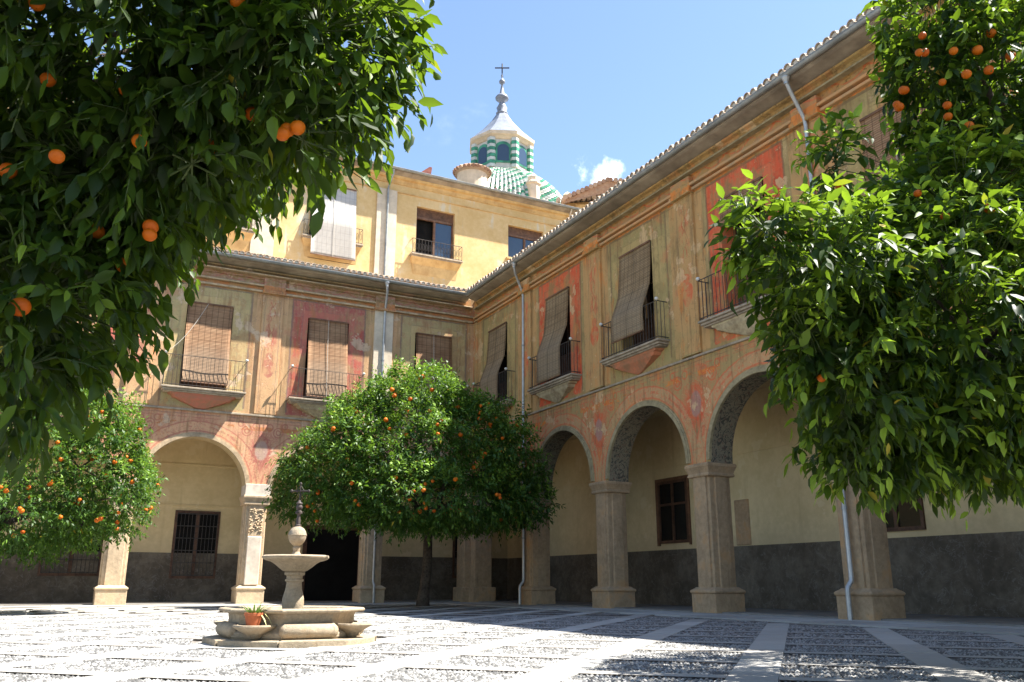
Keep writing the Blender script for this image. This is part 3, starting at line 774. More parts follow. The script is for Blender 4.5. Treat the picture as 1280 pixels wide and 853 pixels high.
# ---- sunlit wing (A)
WA = Wing(0)
cA = [CA+PA*k for k in range(6)]
ra = empty('arcaded_wing', (-9, 0, 0), 'sunlit frescoed wing with round arches standing behind the fountain', 'building')
UAE = cA[-1]+2.4
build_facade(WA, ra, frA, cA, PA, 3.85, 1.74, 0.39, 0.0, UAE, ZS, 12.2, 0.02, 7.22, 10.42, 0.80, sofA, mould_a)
plain_cap = plain('pale_impost_block', (0.62,0.53,0.43), 0.15, 6)
for k in range(5):
    u = cA[k]+PA/2
    pr = pier(WA, ra, u, stone_a, 0.78, 3.66)
    b = MB(); WA.box(b, u-0.443, u+0.443, 0.06, -TH-0.012, 3.655, 4.05); part('impost_block', b, plain_cap, pr, bevel=0.01)
    if k == 1:
        b = MB(); WA.box(b, u-0.24, u+0.24, 0.03, 0.075, 0.62, 2.25); part('repair_panel', b, plain_cap, pr, bevel=0.03)
        rc = MB(); random.seed(5)
        for i in range(60):
            q = (u+random.uniform(-0.22, 0.22), 0.03, random.uniform(2.4, 3.2)); rc.lathe([(0.035, -0.02), (0.04, 0), (0.02, 0.02)], WA.p(*q), 7)
        part('carved_relief', rc, stone_a, pr, smooth=True)
for k in range(6):
    u = cA[k]+PA/2
    if u > UAE: break
    b = MB(); WA.box(b, u-0.385, u+0.385, -0.02, 0.07, 6.55, 11.12); part('pilaster', b, frA if k != 0 else pale_pil, ra, bevel=0.01)
    b = MB(); WA.box(b, u-0.43, u+0.43, -0.02, 0.19, 11.10, 11.24); WA.box(b, u-0.40, u+0.40, -0.02, 0.15, 11.24, 11.74); part('pilaster_cap', b, frA, ra, bevel=0.012)
b = MB(); WA.box(b, 0.0, 0.30, -0.02, 0.07, 6.55, 11.12); part('pilaster', b, frA, ra, bevel=0.01)
b = MB(); WA.box(b, 0.12, UAE, -0.03, 0.07, 6.46, 6.53); part('string_course', b, slab_st, ra, bevel=0.01)
b = MB(); WA.box(b, 0.12, UAE, -0.02, 0.10, 11.14, 11.22); WA.box(b, 0.12, UAE, -0.02, 0.14, 11.36, 11.43); WA.box(b, 0.2, UAE, -0.02, 0.30, 11.745, 11.79); part('cornice', b, mould_a, ra, bevel=0.012)
frames = MB()
for k in range(5):
    u = cA[k]+0.02
    bal = balcony(WA, ra, u, 7.2, corbel_r if k != 1 else corbel_g, 1.42, 0.46, thin=0.008, knobs=(1, 1))
    window(WA, ra, u, 7.22, 10.42, 0.80)
eaves(WA, ra, 0.50, UAE, OV, ZG, frA, 12.0, 3.2, tile_m, 0.222, lowcut=0.0)
downpipe(WA, ra, 4.12, ZG, OV, 0.0, True, -0.15)
# arcade interior of A
DA = 3.24
b = MB(); wall_face(WA, b, -DA, -3.3, UAE, -0.05, 6.2); part('arcade_back_wall', b, cream, ra)
b = MB(); WA.box(b, -3.22, UAE, -DA+0.025, -DA, 0.0, 1.75); part('dado', b, dado, ra)
b = MB(); WA.box(b, -3.2, UAE, -DA+0.03, -DA, 4.97, 5.03); part('wall_moulding', b, cream, ra)
b = MB(); WA.box(b, -3.2, UAE, -DA+0.03, -DA, 3.47, 3.51); part('wall_moulding', b, cream, ra)
b = MB(); wall_face(WA, b, 0, 0, 0, 0, 0) if 0 else b.add([WA.p(-3.3, -0.1, 6.18), WA.p(UAE, -0.1, 6.18), WA.p(UAE, -DA, 6.18), WA.p(-3.3, -DA, 6.18)], [(0,1,2,3)]); part('arcade_ceiling', b, cream, ra)
b = MB(); b.add([WA.p(UAE, 0, 0), WA.p(UAE, -DA, 0), WA.p(UAE, -DA, 13), WA.p(UAE, 0, 12.2)], [(0,1,2,3)]); part('end_wall', b, frA, ra)
grille(WA, ra, 9.82, 0.93, 3.2, 0.72, -DA)
grille(WA, ra, 13.9, 1.0, 3.2, 0.88, -DA)
grille(WA, ra, -1.2, 1.0, 3.0, 0.5, -DA)
d_ = MB(); WA.box(d_, 3.55, 5.65, -DA+0.04, -DA-0.05, 0.0, 2.75); dr = part('doorway', d_, black, ra)
d_ = MB(); WA.box(d_, 3.40, 3.55, -DA+0.07, -DA-0.05, 0.0, 2.9); WA.box(d_, 5.65, 5.80, -DA+0.07, -DA-0.05, 0.0, 2.9); WA.box(d_, 3.55, 5.65, -DA+0.07, -DA-0.05, 2.75, 2.9); part('door_frame', d_, wood, dr)
# ---- shaded wing (B)
WB = Wing(1)
cB = [CB+PB*k for k in range(7)]; UBE = cB[-1]+2.4
rb = empty('arcaded_wing', (0, -16, 0), 'shaded frescoed wing with red window surrounds and long tiled eave', 'building')
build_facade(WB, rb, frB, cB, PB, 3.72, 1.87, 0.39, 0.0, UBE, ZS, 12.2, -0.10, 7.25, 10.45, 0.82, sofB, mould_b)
for k in range(6):
    u = cB[k]+PB/2; pier(WB, rb, u, stone_b, 0.75, 3.66)
    b = MB(); WB.box(b, u-0.40, u+0.40, -0.02, 0.08, 6.55, 11.12); part('pilaster', b, frB, rb, bevel=0.01)
    b = MB(); WB.box(b, u-0.45, u+0.45, -0.02, 0.20, 11.10, 11.24); WB.box(b, u-0.415, u+0.415, -0.02, 0.16, 11.24, 11.6); part('pilaster_cap', b, frB, rb, bevel=0.012)
b = MB(); WB.box(b, 0.08, 0.36, -0.02, 0.08, 6.55, 11.12); part('pilaster', b, frB, rb, bevel=0.01)
b = MB(); WB.box(b, 0.08, UBE, -0.03, 0.06, 6.46, 6.52); part('string_course', b, slab_st, rb, bevel=0.01)
orange_band = plain('orange_cornice_paint', (0.50,0.24,0.09), 0.3, 4, dark=(0.40,0.28,0.15))
b = MB(); WB.box(b, 0.15, UBE, -0.02, 0.11, 11.16, 11.24); WB.box(b, 0.15, UBE, -0.02, 0.15, 11.30, 11.38); part('cornice', b, orange_band, rb, bevel=0.012)
b = MB(); WB.box(b, 0.3, UBE, -0.02, 0.22, 11.66, 11.71); part('cornice', b, mould_b, rb, bevel=0.012)
for k in range(6):
    u = cB[k]-0.10
    balcony(WB, rb, u, 7.22, [corbel_r, corbel_g, corbel_o, corbel_g, corbel_o, corbel_g][k], 1.48, 0.41)
    window(WB, rb, u, 7.25, 10.45, 0.82, mat=wood if k != 3 else woodl)
eaves(WB, rb, 0.50, UBE, OV, ZG, frB, 12.0, 3.6, tile_m, 0.232)
downpipe(WB, rb, 4.85, ZG, OV, 0.0, True, -0.33, 0.11)
downpipe(WB, rb, 18.62, ZG, OV, 0.0, True, -0.02, 0.14)
# corner pier shared by the two arms: belongs to the shaded wing
t = MB(); t.box(-0.02, TH, -0.36, TH, 0.5, 3.36); t.box(-0.30, TH, -0.02, TH-0.02, 0.5, 3.36); t.box(-0.03, TH-0.04, -0.42, 0.1, 0.5, 3.36)
cp = part('corner_pier', t, stone_b, rb, bevel=0.014)
t = MB(); t.box(-0.15, TH+0.1, -0.54, TH+0.1, -0.03, 0.55); t.box(-0.42, TH+0.05, -0.14, TH+0.05, -0.03, 0.548); part('pier_base', t, stone_b, cp, bevel=0.03, seg=2)
t = MB(); t.box(-0.12, TH+0.1, -0.50, TH+0.1, 3.36, 3.655); t.box(-0.40, TH+0.05, -0.11, TH+0.05, 3.362, 3.65); part('capital', t, stone_b, cp, bevel=0.03, seg=2)
DB = 3.24
b = MB(); wall_face(WB, b, -DB, -3.3, UBE, -0.05, 6.2); part('arcade_back_wall', b, cream, rb)
b = MB(); WB.box(b, -3.21, UBE, -DB+0.025, -DB, 0.0, 1.75); part('dado', b, dado, rb)
b = MB(); WB.box(b, -3.2, UBE, -DB+0.03, -DB, 4.4, 4.45); part('wall_moulding', b, cream, rb)
b = MB(); b.add([WB.p(-3.3, -0.1, 6.17), WB.p(UBE, -0.1, 6.17), WB.p(UBE, -DB, 6.17), WB.p(-3.3, -DB, 6.17)], [(0,1,2,3)]); part('arcade_ceiling', b, cream, rb)
b = MB(); b.add([WB.p(UBE, 0, 0), WB.p(UBE, -DB, 0), WB.p(UBE, -DB, 13), WB.p(UBE, 0, 12.2)], [(0,1,2,3)]); part('end_wall', b, frB, rb)
b = MB(); b.add([WB.p(-3.3, -8, 0), WB.p(UBE, -8, 0), WB.p(UBE, -8, 13), WB.p(-3.3, -8, 13)], [(0,1,2,3)]); part('outer_wall', b, yellow, rb)
def back_window(u0, u1, z0, z1):
    d_ = MB(); t = 0.09
    for a, b_, c, e in ((u0, u0+t, z0, z1), (u1-t, u1, z0, z1), (u0+t, u1-t, z0, z0+t), (u0+t, u1-t, z1-t, z1), ((u0+u1)/2-0.05, (u0+u1)/2+0.05, z0+t, z1-t)): WB.box(d_, a, b_, -DB+0.055, -DB-0.05, c, e)
    zm = z0+(z1-z0)*0.62; WB.box(d_, u0+t, (u0+u1)/2-0.05, -DB+0.05, -DB-0.04, zm-0.035, zm+0.035); WB.box(d_, (u0+u1)/2+0.05, u1-t, -DB+0.05, -DB-0.04, zm-0.035, zm+0.035)
    q = part('arcade_window', d_, wood, rb)
    for a, b_ in ((u0+t, (u0+u1)/2-0.05), ((u0+u1)/2+0.05, u1-t)):
        for c, e in ((z0+t, zm-0.035), (zm+0.035, z1-t)):
            g_ = MB(); WB.box(g_, a, b_, -DB+0.012, -DB-0.02, c, e); part('pane', g_, dark_glass, q)
    return q
q = back_window(7.85, 9.38, 1.95, 3.95)
d_ = MB(); WB.box(d_, 7.72, 7.85, -DB+0.05, -DB-0.05, 1.88, 4.05); WB.box(d_, 9.38, 9.46, -DB+0.05, -DB-0.05, 1.88, 4.05); WB.box(d_, 7.85, 9.38, -DB+0.05, -DB-0.05, 3.95, 4.05); part('window_frame', d_, woodl, q)
back_window(16.35, 17.88, 1.9, 3.95)
d_ = MB(); WB.box(d_, 11.5, 12.12, -DB+0.03, -DB-0.02, 1.77, 3.07); part('exposed_stone_panel', d_, stone_b, rb, bevel=0.02)
af = MB(); af.box(0.081, 3.26, -UBE, 3.26, -0.06, 0.035); af.box(-UAE, 0.081, 0.081, 3.26, -0.06, 0.033)
fl = part('arcade_floor', af, plain('arcade_floor_stone', (0.20,0.185,0.165), 0.25, 3, 0.6, 0.4, 0.2)); fl['kind'] = 'structure'; fl['label'] = 'grey stone floor under the arcades'

# ---- blinds
ztopb = 10.40
blind(WA, 'roller_blind', 'brown woven blind with a slack diagonal cord on a green-painted surround', cA[2]+0.02, 0.77, [(0.03, 10.40), (0.10, 9.4), (0.33, 7.42)], bl_or, (cA[2]+1.45, 0.42, 8.3))
blind(WA, 'roller_blind', 'brown woven blind set in a dull crimson painted surround', cA[1]+0.02, 0.76, [(0.03, 10.40), (0.10, 9.4), (0.34, 7.34)], bl_or)
blind(WA, 'roller_blind', 'brown woven blind next to the inner corner, over the orange tree top', cA[0]+0.02, 0.77, [(0.03, 10.40), (0.10, 9.4), (0.34, 7.4)], bl_or)
blind(WA, 'roller_blind', 'brown woven blind half hidden behind orange leaves', cA[3]+0.02, 0.77, [(0.03, 10.40), (0.10, 9.4), (0.34, 7.4)], bl_or)
drape = [(0.03, 10.42), (0.05, 9.9), (0.12, 9.1), (0.32, 8.55), (0.395, 8.36), (0.405, 8.2)]
blind(WB, 'roller_blind', 'grey woven blind draped over a railing in the corner by the downpipe', cB[0]-0.10, 0.78, drape+[(0.41, 7.35)], bl_gr)
blind(WB, 'roller_blind', 'grey woven blind draped over the railing of a red-framed opening', cB[1]-0.10, 0.78, drape+[(0.41, 7.3)], bl_gr)
blind(WB, 'roller_blind', 'grey woven blind draped over a railing between two red-framed openings', cB[2]-0.10, 0.80, drape+[(0.41, 7.62)], bl_gr)
blind(WB, 'roller_blind', 'brown woven blind rolled partway up over a glazed door with red frame', cB[3]-0.10, 0.79, [(0.03, 10.42), (0.04, 9.75)], bl_or, roll=0.07)
blind(WB, 'roller_blind', 'brown woven blind behind the orange tree, beside the bent downpipe', cB[4]-0.10, 0.80, [(0.03, 10.42), (0.05, 9.2), (0.09, 7.4)], bl_or)

# ---- yellow upper storey
ru = empty('yellow_building', (-6, DA, 12.5), 'ochre yellow upper storey rising behind the sunlit frescoed wing', 'building')
class WingU(Wing):
    def p(s, u, d, z): return (-u, DA-d, z)
WU = WingU(0); ULO, UHI = -13.0, UAE
holes = [(-0.40-0.17, 15.05, 17.52, 0.96), (5.42, 14.1, 17.65, 1.0), (-4.2, 15.85, 17.54, 0.98), (9.95, 14.75, 17.6, 0.96), (14.6, 14.75, 17.6, 0.96)]
hs = sorted([(-0.57+1.14, *holes[0][1:])]+holes[1:])
wl = MB(); cur = ULO
for (u, a, b_, hw) in hs:
    wall_face(WU, wl, 0, cur, u-hw, 12.0, 19.0); wall_face(WU, wl, 0, u-hw, u+hw, 12.0, a); wall_face(WU, wl, 0, u-hw, u+hw, b_, 19.0); cur = u+hw
    for ua in (u-hw, u+hw): wl.quad(WU.p(ua, 0, a), WU.p(ua, -0.4, a), WU.p(ua, -0.4, b_), WU.p(ua, 0, b_))
    for za in (a, b_): wl.quad(WU.p(u-hw, 0, za), WU.p(u+hw, 0, za), WU.p(u+hw, -0.4, za), WU.p(u-hw, -0.4, za))
wall_face(WU, wl, 0, cur, UHI, 12.0, 19.0)
wl.quad(WU.p(ULO, 0, 12), WU.p(ULO, -6, 12), WU.p(ULO, -6, 19), WU.p(ULO, 0, 19)); wl.quad(WU.p(UHI, 0, 12), WU.p(UHI, -6, 12), WU.p(UHI, -6, 19), WU.p(UHI, 0, 19)); wl.quad(WU.p(ULO, -6, 12), WU.p(UHI, -6, 12), WU.p(UHI, -6, 19), WU.p(ULO, -6, 19))
part('yellow_wall', wl, yellow, ru)
for (u, a, b_, hw) in hs:
    k = MB(); WU.box(k, u-hw-0.2, u+hw+0.2, -0.42, -0.5, a-0.2, b_+0.2); part('dark_room', k, black, ru)
def upper_window(u, a, b_, hw, shutter=0.42, open_left=True):
    t = 0.08; f = MB(); d = -0.16
    WU.box(f, u-hw, u-hw+t, d, d-0.1, a, b_); WU.box(f, u+hw-t, u+hw, d, d-0.1, a, b_); WU.box(f, u-hw+t, u+hw-t, d, d-0.1, b_-t, b_); WU.box(f, u-hw+t, u+hw-t, d, d-0.1, a, a+t)
    WU.box(f, u-0.05, u+0.05, d+0.01, d-0.09, a+t, b_-shutter); WU.box(f, u-hw+t, u+hw-t, d+0.015, d-0.09, b_-shutter-0.05, b_-shutter+0.05)
    wn = part('window', f, woodl, ru)
    me = None
    n = 7
    for i in range(n):
        s_ = MB(); zz = b_-t-(shutter-t-0.05)*(i+0.5)/n; WU.box(s_, u-hw+t, u+hw-t, d-0.01, d-0.04, zz-0.018, zz+0.018); part('slat', s_, woodl, wn)
    for sg in (-1, 1):
        if sg > 0 and open_left: continue
        ua, ub = (u-hw+t, u-0.05) if sg < 0 else (u+0.05, u+hw-t); g_ = MB(); WU.box(g_, ua, ub, d-0.05, d-0.065, a+t, b_-shutter-0.05); part('pane', g_, glass, wn)
    return wn
upper_window(0.57, 15.05, 17.52, 0.96, 0.5, True)
upper_window(-4.2, 15.85, 17.54, 0.98, 0.45, False)
upper_window(9.95, 14.75, 17.6, 0.96, 0.5, False); upper_window(14.6, 14.75, 17.6, 0.96, 0.5, False); upper_window(5.42, 14.1, 17.65, 1.0, 0.5, False)
def ubal(u, z, hw, dp=0.35):
    s = MB(); WU.box(s, u-hw, u+hw, -0.02, dp, z-0.05, z+0.02); WU.box(s, u-hw+0.05, u+hw-0.05, -0.02, dp-0.06, z-0.12, z-0.05); bl = part('balcony', s, slab_st, ru, bevel=0.01)
    c = MB(); WU.loft(c, [[(u-hw*q, -0.02, z-0.12-h), (u-hw*q, (dp-0.08)*e, z-0.12-h), (u+hw*q, (dp-0.08)*e, z-0.12-h), (u+hw*q, -0.02, z-0.12-h)] for q, e, h in ((0.96, 1, 0), (0.93, 0.7, 0.12), (0.88, 0.25, 0.3), (0.84, 0.03, 0.75))]); fixn(part('corbel', c, yel_mould, bl))
    r = MB(); a, b_ = u-hw+0.05, u+hw-0.05; df = dp-0.04
    for zz in (z+0.72, z+0.06): r.tube([WU.p(a, -0.05, zz), WU.p(a, df, zz), WU.p(b_, df, zz), WU.p(b_, -0.05, zz)], 0.014, 6)
    part('handrail', r, iron, bl)
    me = MB(); me.tube([(0, 0, 0), (0, 0, 0.72)], 0.011, 5); me = me.mesh('baluster'); me.materials.append(iron); n = 16
    for i in range(n+1): part('baluster', me, None, bl, wloc=WU.p(a+(b_-a)*i/n, df, z))
    pn = MB()
    for i in range(n):                                  # scrolls between the bars
        uu = a+(b_-a)*(i+0.5)/n; pts = [WU.p(uu+0.04*math.cos(q), df, z+0.36+0.16*math.sin(q)) for q in np.linspace(0, 2*math.pi, 11)]; pn.tube(pts, 0.008, 4)
    part('scrollwork', pn, iron, bl)
ubal(0.57, 15.05, 1.27); ubal(9.95, 14.75, 1.25); ubal(5.42, 15.0, 1.35, 0.3); ubal(14.6, 14.75, 1.25)
b = MB(); WU.box(b, -4.2-1.1, -4.2+1.1, -0.02, 0.12, 15.72, 15.83); part('sill', b, yel_mould, ru, bevel=0.01)
for u in (3.0, 8.36, 12.6):
    b = MB(); WU.box(b, u-0.47, u+0.47, -0.02, 0.09, 12.2, 18.02); part('pilaster', b, pale_pil, ru, bevel=0.01)
b = MB(); WU.box(b, ULO, UHI, -0.02, 0.05, 17.98, 18.03); part('string_course', b, yel_mould, ru)
b = MB(); WU.loft(b, [[(u, d, z) for d, z in ((-0.05, 18.45), (0.08, 18.47), (0.10, 18.58), (0.22, 18.62), (0.26, 18.76), (0.42, 18.82), (0.44, 18.98), (-0.05, 19.0))] for u in (ULO, UHI)]); fixn(part('cornice', b, yel_mould, ru))
eaves(WU, ru, ULO, UHI, 0.52, 18.86, yel_mould, 18.74, 3.0, tile_m, 0.25, 0.28)
pz = MB(); pz.tube([WU.p(2.9, 0.52, 18.85), WU.p(2.9, 0.45, 18.6), WU.p(3.0, 0.16, 18.05), WU.p(3.0, 0.15, 13.4)], 0.05, 8); part('downpipe', pz, zinc, ru)
pz = MB(); pz.tube([WU.p(-6.55, 0.5, 18.85), WU.p(-6.5, 0.2, 18.2), WU.p(-6.4, 0.12, 17.6), WU.p(-6.4, 0.12, 15.0)], 0.04, 8); part('downpipe', pz, pale_pil, ru)
blind(WU, 'roller_blind', 'white slatted blind hung outside the yellow upper storey', 5.42, 0.98, [(0.03, 17.62), (0.12, 16.6), (0.36, 15.7), (0.40, 14.15)], bl_wh)
# skylight hatch on the yellow roof
h = at(534, 212, 44.6); hh = MB(); a = np.array(h)
hh.add([a+(-0.75, 0.2, -0.55), a+(0.25, 0.2, -0.55), a+(0.35, 0.2, 0.28), a+(0.22, 0.2, 0.30), a+(-0.75, 0.9, -0.55), a+(0.25, 0.9, -0.55), a+(0.35, 0.9, 0.28), a+(0.22, 0.9, 0.30)], [(0,1,2,3),(7,6,5,4),(0,3,7,4),(3,2,6,7),(2,1,5,6),(1,0,4,5)])
o = part('roof_hatch', hh, plain('rust_red_hatch', (0.22,0.07,0.05), 0.3, 5)); o['label'] = 'small rust red hatch raised on the yellow storey roof'; o['category'] = 'hatch'
h = at(619, 236, 43.6); hh = MB(); a = np.array(h)
hh.add([a+(-0.5, 0.2, -0.5), a+(0.2, 0.2, -0.5), a+(0.2, 0.2, 0.2), a+(0.15, 0.2, 0.22), a+(-0.5, 0.7, -0.5), a+(0.2, 0.7, -0.5), a+(0.2, 0.7, 0.2), a+(0.15, 0.7, 0.22)], [(0,1,2,3),(7,6,5,4),(0,3,7,4),(3,2,6,7),(2,1,5,6),(1,0,4,5)])
o = part('roof_hatch', hh, plain('dark_red_hatch', (0.20,0.04,0.035), 0.3, 5)); o['label'] = 'dark red hatch on the roof just before the tiled dome'; o['category'] = 'hatch'

# ---- church dome
def dome():
    FHd = np.array([fw[0], fw[1]]); FHd = FHd/np.linalg.norm(FHd)
    P = at(627, 205, 58); x, y = P[0], P[1]; Z = lambda py: zat((x, y), py); px = 58/FPX
    root = empty('church_dome', (x, y, Z(262)-6), 'white and green tiled church dome with octagonal lantern', 'dome')
    a0 = math.atan2(CAM[1]-y, CAM[0]-x)+R(22.5)+R(3)
    cream_s = plain('dome_cream_plaster', (0.62,0.50,0.36), 0.15, 2)
    whitep = plain('lantern_white_plaster', (0.50,0.49,0.45), 0.12, 3)
    greeng = plain('green_glazed_tile', (0.05,0.25,0.14), 0.4, 3, 0.35, 0.5, 0.1)
    wtile = plain('white_glazed_tile', (0.50,0.51,0.46), 0.15, 3, 0.35, 0.5, 0.1)
    lead = plain('lead_roof', (0.20,0.22,0.26), 0.2, 3, 0.5, 0.4, 0.1)
    Rl = 35*px/math.cos(R(22.5)); fx_, fy_ = x-FHd[0]*Rl*0.95, y-FHd[1]*Rl*0.95; zb, zt = zat((fx_, fy_), 209), zat((fx_, fy_), 172)
    b = MB(); b.lathe([(Rl*0.97, zb-0.4), (Rl*0.97, zt)], (x, y, 0), 8, a0); lan = part('lantern', b, whitep, root)
    b = MB(); b.lathe([(Rl*1.0, zt-0.05), (Rl*1.06, zt+0.1), (Rl*1.13, zt+0.2), (Rl*1.14, zt+0.42), (Rl*1.05, zt+0.5)], (x, y, 0), 8, a0); part('cornice', b, cream_s, lan)
    b = MB(); b.lathe([(Rl*1.12, zt+0.44), (Rl*0.70, zt+0.44+(Z(143)-zt-0.44)*0.36), (Rl*0.38, zt+0.44+(Z(143)-zt-0.44)*0.70), (Rl*0.17, Z(143))], (x, y, 0), 8, a0); part('lead_spire', b, lead, lan)
    zf = Z(144)
    sc = (Z(80)-zf)/4.35
    b = MB(); b.lathe([(r_*0.9, zf+z_*sc) for r_, z_ in ((0.42, 0), (0.46, 0.12), (0.30, 0.2), (0.42, 0.55), (0.26, 0.85), (0.2, 1.05), (0.5, 1.3), (0.52, 1.42), (0.4, 1.6), (0.2, 1.75), (0.12, 2.2), (0.07, 2.55), (0.22, 2.7), (0.24, 2.82), (0.12, 3.0), (0.05, 3.1), (0.1, 3.3), (0.05, 3.45), (0.04, 3.6))], (x, y, 0), 16); part('finial', b, lead, lan, smooth=True)
    b = MB(); zc = zf+3.55*sc; zt2 = Z(80)
    b.tube([(x, y, zc), (x, y, zt2)], 0.05, 6); b.tube([(x-0.5*rt[0], y-0.5*rt[1], zc+(zt2-zc)*0.55), (x+0.5*rt[0], y+0.5*rt[1], zc+(zt2-zc)*0.55)], 0.05, 6); part('cross', b, iron, lan)
    for k in range(8):
        a = a0+k*math.pi/4; cx, cy = x+Rl*math.cos(a), y+Rl*math.sin(a)
        n = 9
        for i in range(n):                                 # green and white quoins
            q = MB(); q.lathe([(0.30, zb+(zt-zb)*i/n+0.01), (0.30, zb+(zt-zb)*(i+1)/n-0.01)], (cx-0.1*math.cos(a), cy-0.1*math.sin(a), 0), 6, a)
            part('quoin', q, greeng if i % 2 else wtile, lan)
        am = a+math.pi/8; ap = Rl*0.97*math.cos(math.pi/8); nx, ny = math.cos(am), math.sin(am); tx, ty = -ny, nx
        def face_poly(hw, z0, z1, off, th):
            pts = [(-hw, z0), (hw, z0)]+[(hw*math.cos(q), z1+hw*math.sin(q)) for q in np.linspace(0, math.pi, 9)]
            fr = [(x+nx*(ap+off)+tx*s_, y+ny*(ap+off)+ty*s_, z_) for s_, z_ in pts]; bk = [(p_[0]-nx*th, p_[1]-ny*th, p_[2]) for p_ in fr]; m_ = len(pts)
            return MB().add(fr+bk, [tuple(range(m_)), tuple(range(2*m_-1, m_-1, -1))]+[(i, i+m_, (i+1) % m_+m_, (i+1) % m_) for i in range(m_)])
        wz0, wz1 = zb+(zt-zb)*0.22, zb+(zt-zb)*0.62
        wq = fixn(part('arched_window', face_poly(0.58, wz0-0.1, wz1, 0.04, 0.08), greeng, lan))
    for k in range(8):
        am = a0+k*math.pi/4+math.pi/8; ap = Rl*0.97*math.cos(math.pi/8); nx, ny = math.cos(am), math.sin(am); tx, ty = -ny, nx
        pts = [(-0.38, zb+(zt-zb)*0.24), (0.38, zb+(zt-zb)*0.24)]+[(0.38*math.cos(q), zb+(zt-zb)*0.62+0.38*math.sin(q)) for q in np.linspace(0, math.pi, 9)]
        fr = [(x+nx*(ap+0.05)+tx*s_, y+ny*(ap+0.05)+ty*s_, z_) for s_, z_ in pts]; part('pane', MB().add(fr, [tuple(range(len(fr)))]), glass, lan)
    # tiled dome below
    Rd = 86*px; zd = zat((x-FHd[0]*Rd, y-FHd[1]*Rd), 250); Rt = 40*px; ztop = zb-0.2; N = 40; prof = []
    for i in range(21):
        t = i/20; prof.append((Rt+(Rd-Rt)*(math.sin(t*math.pi/2)**0.85 if t else 0), ztop-(ztop-zd)*t**1.15))
    b = MB(); b.lathe([(r_-0.06, z_) for r_, z_ in prof[::-1]], (x, y, 0), 32, a0); dm = part('dome_shell', b, cream_s, root, smooth=True)
    tw = {0: MB(), 1: MB()}
    for i in range(len(prof)-1):
        (ra_, za_), (rb_, zb_) = prof[i], prof[i+1]
        nt_ = 104
        for k in range(nt_):
            qa = 2*math.pi*k/nt_+a0; rel = (math.cos(qa)*(CAM[0]-x)+math.sin(qa)*(CAM[1]-y))
            if rel < -12: continue
            sh = 1 if (k+i) % 3 == 0 or (k//6 % 2 and (k*3+i*2) % 5 == 0) else 0
            am = qa+math.pi/nt_; wv = 2*math.pi/nt_*0.48
            p_ = lambda r_, z_, a_, o_: (x+(r_+o_)*math.cos(a_), y+(r_+o_)*math.sin(a_), z_)
            tw[sh].add([p_(ra_, za_, am-wv, 0), p_(ra_, za_, am, 0.10), p_(ra_, za_, am+wv, 0), p_(rb_, zb_, am-wv, 0.02), p_(rb_, zb_, am, 0.14), p_(rb_, zb_, am+wv, 0.02)], [(0,3,4,1),(1,4,5,2),(3,4,5)])
    for k_, mt in ((0, wtile), (1, greeng)):
        o_ = part('dome_tiles', tw[k_], mt, dm); o_['kind'] = 'stuff'
    b = MB(); b.lathe([(Rd+0.1, zd-6), (Rd+0.1, zd-0.1), (Rd+0.35, zd), (Rd+0.4, zd+0.15), (Rd, zd+0.25)], (x, y, 0), 16, a0); part('drum', b, cream_s, root)
    for k in range(8):                                     # pinnacles round the drum
        a = a0+k*math.pi/4; b = MB(); b.lathe([(0.42, zd), (0.42, zd+1.2), (0.5, zd+1.25), (0.5, zd+1.35), (0.34, zd+1.5), (0.34, zd+1.75), (0.1, zd+2.0)], (x+(Rd-0.1)*math.cos(a), y+(Rd-0.1)*math.sin(a), 0), 8); part('pinnacle', b, cream_s, root)
    # round turret beside it
    P2 = at(590, 232, 52); x2, y2 = P2[0], P2[1]; Z2 = lambda py: zat((x2, y2), py); p2 = 52/FPX
    rt_ = empty('round_turret', (x2, y2, Z2(262)-4), 'round cream turret with tiled cap beside the dome lantern', 'turret')
    b = MB(); b.lathe([(19*p2, Z2(262)-4), (19*p2, Z2(219))], (x2, y2, 0), 24); part('turret_wall', b, cream_s, rt_, smooth=False)
    b = MB(); b.lathe([(19*p2, Z2(220)), (23*p2, Z2(218)), (12*p2, Z2(212)), (2*p2, Z2(208))], (x2, y2, 0), 24); cap = part('turret_roof', b, tile_m, rt_)
    for k in range(26):
        a = 2*math.pi*k/26; q = MB()
        q.tube([(x2+24*p2*math.cos(a), y2+24*p2*math.sin(a), Z2(217.5)), (x2+13*p2*math.cos(a), y2+13*p2*math.sin(a), Z2(211.6)), (x2+3*p2*math.cos(a), y2+3*p2*math.sin(a), Z2(207.7))], [0.11, 0.09, 0.05], 6); part('roof_tile', q, tile_d, cap)
dome()
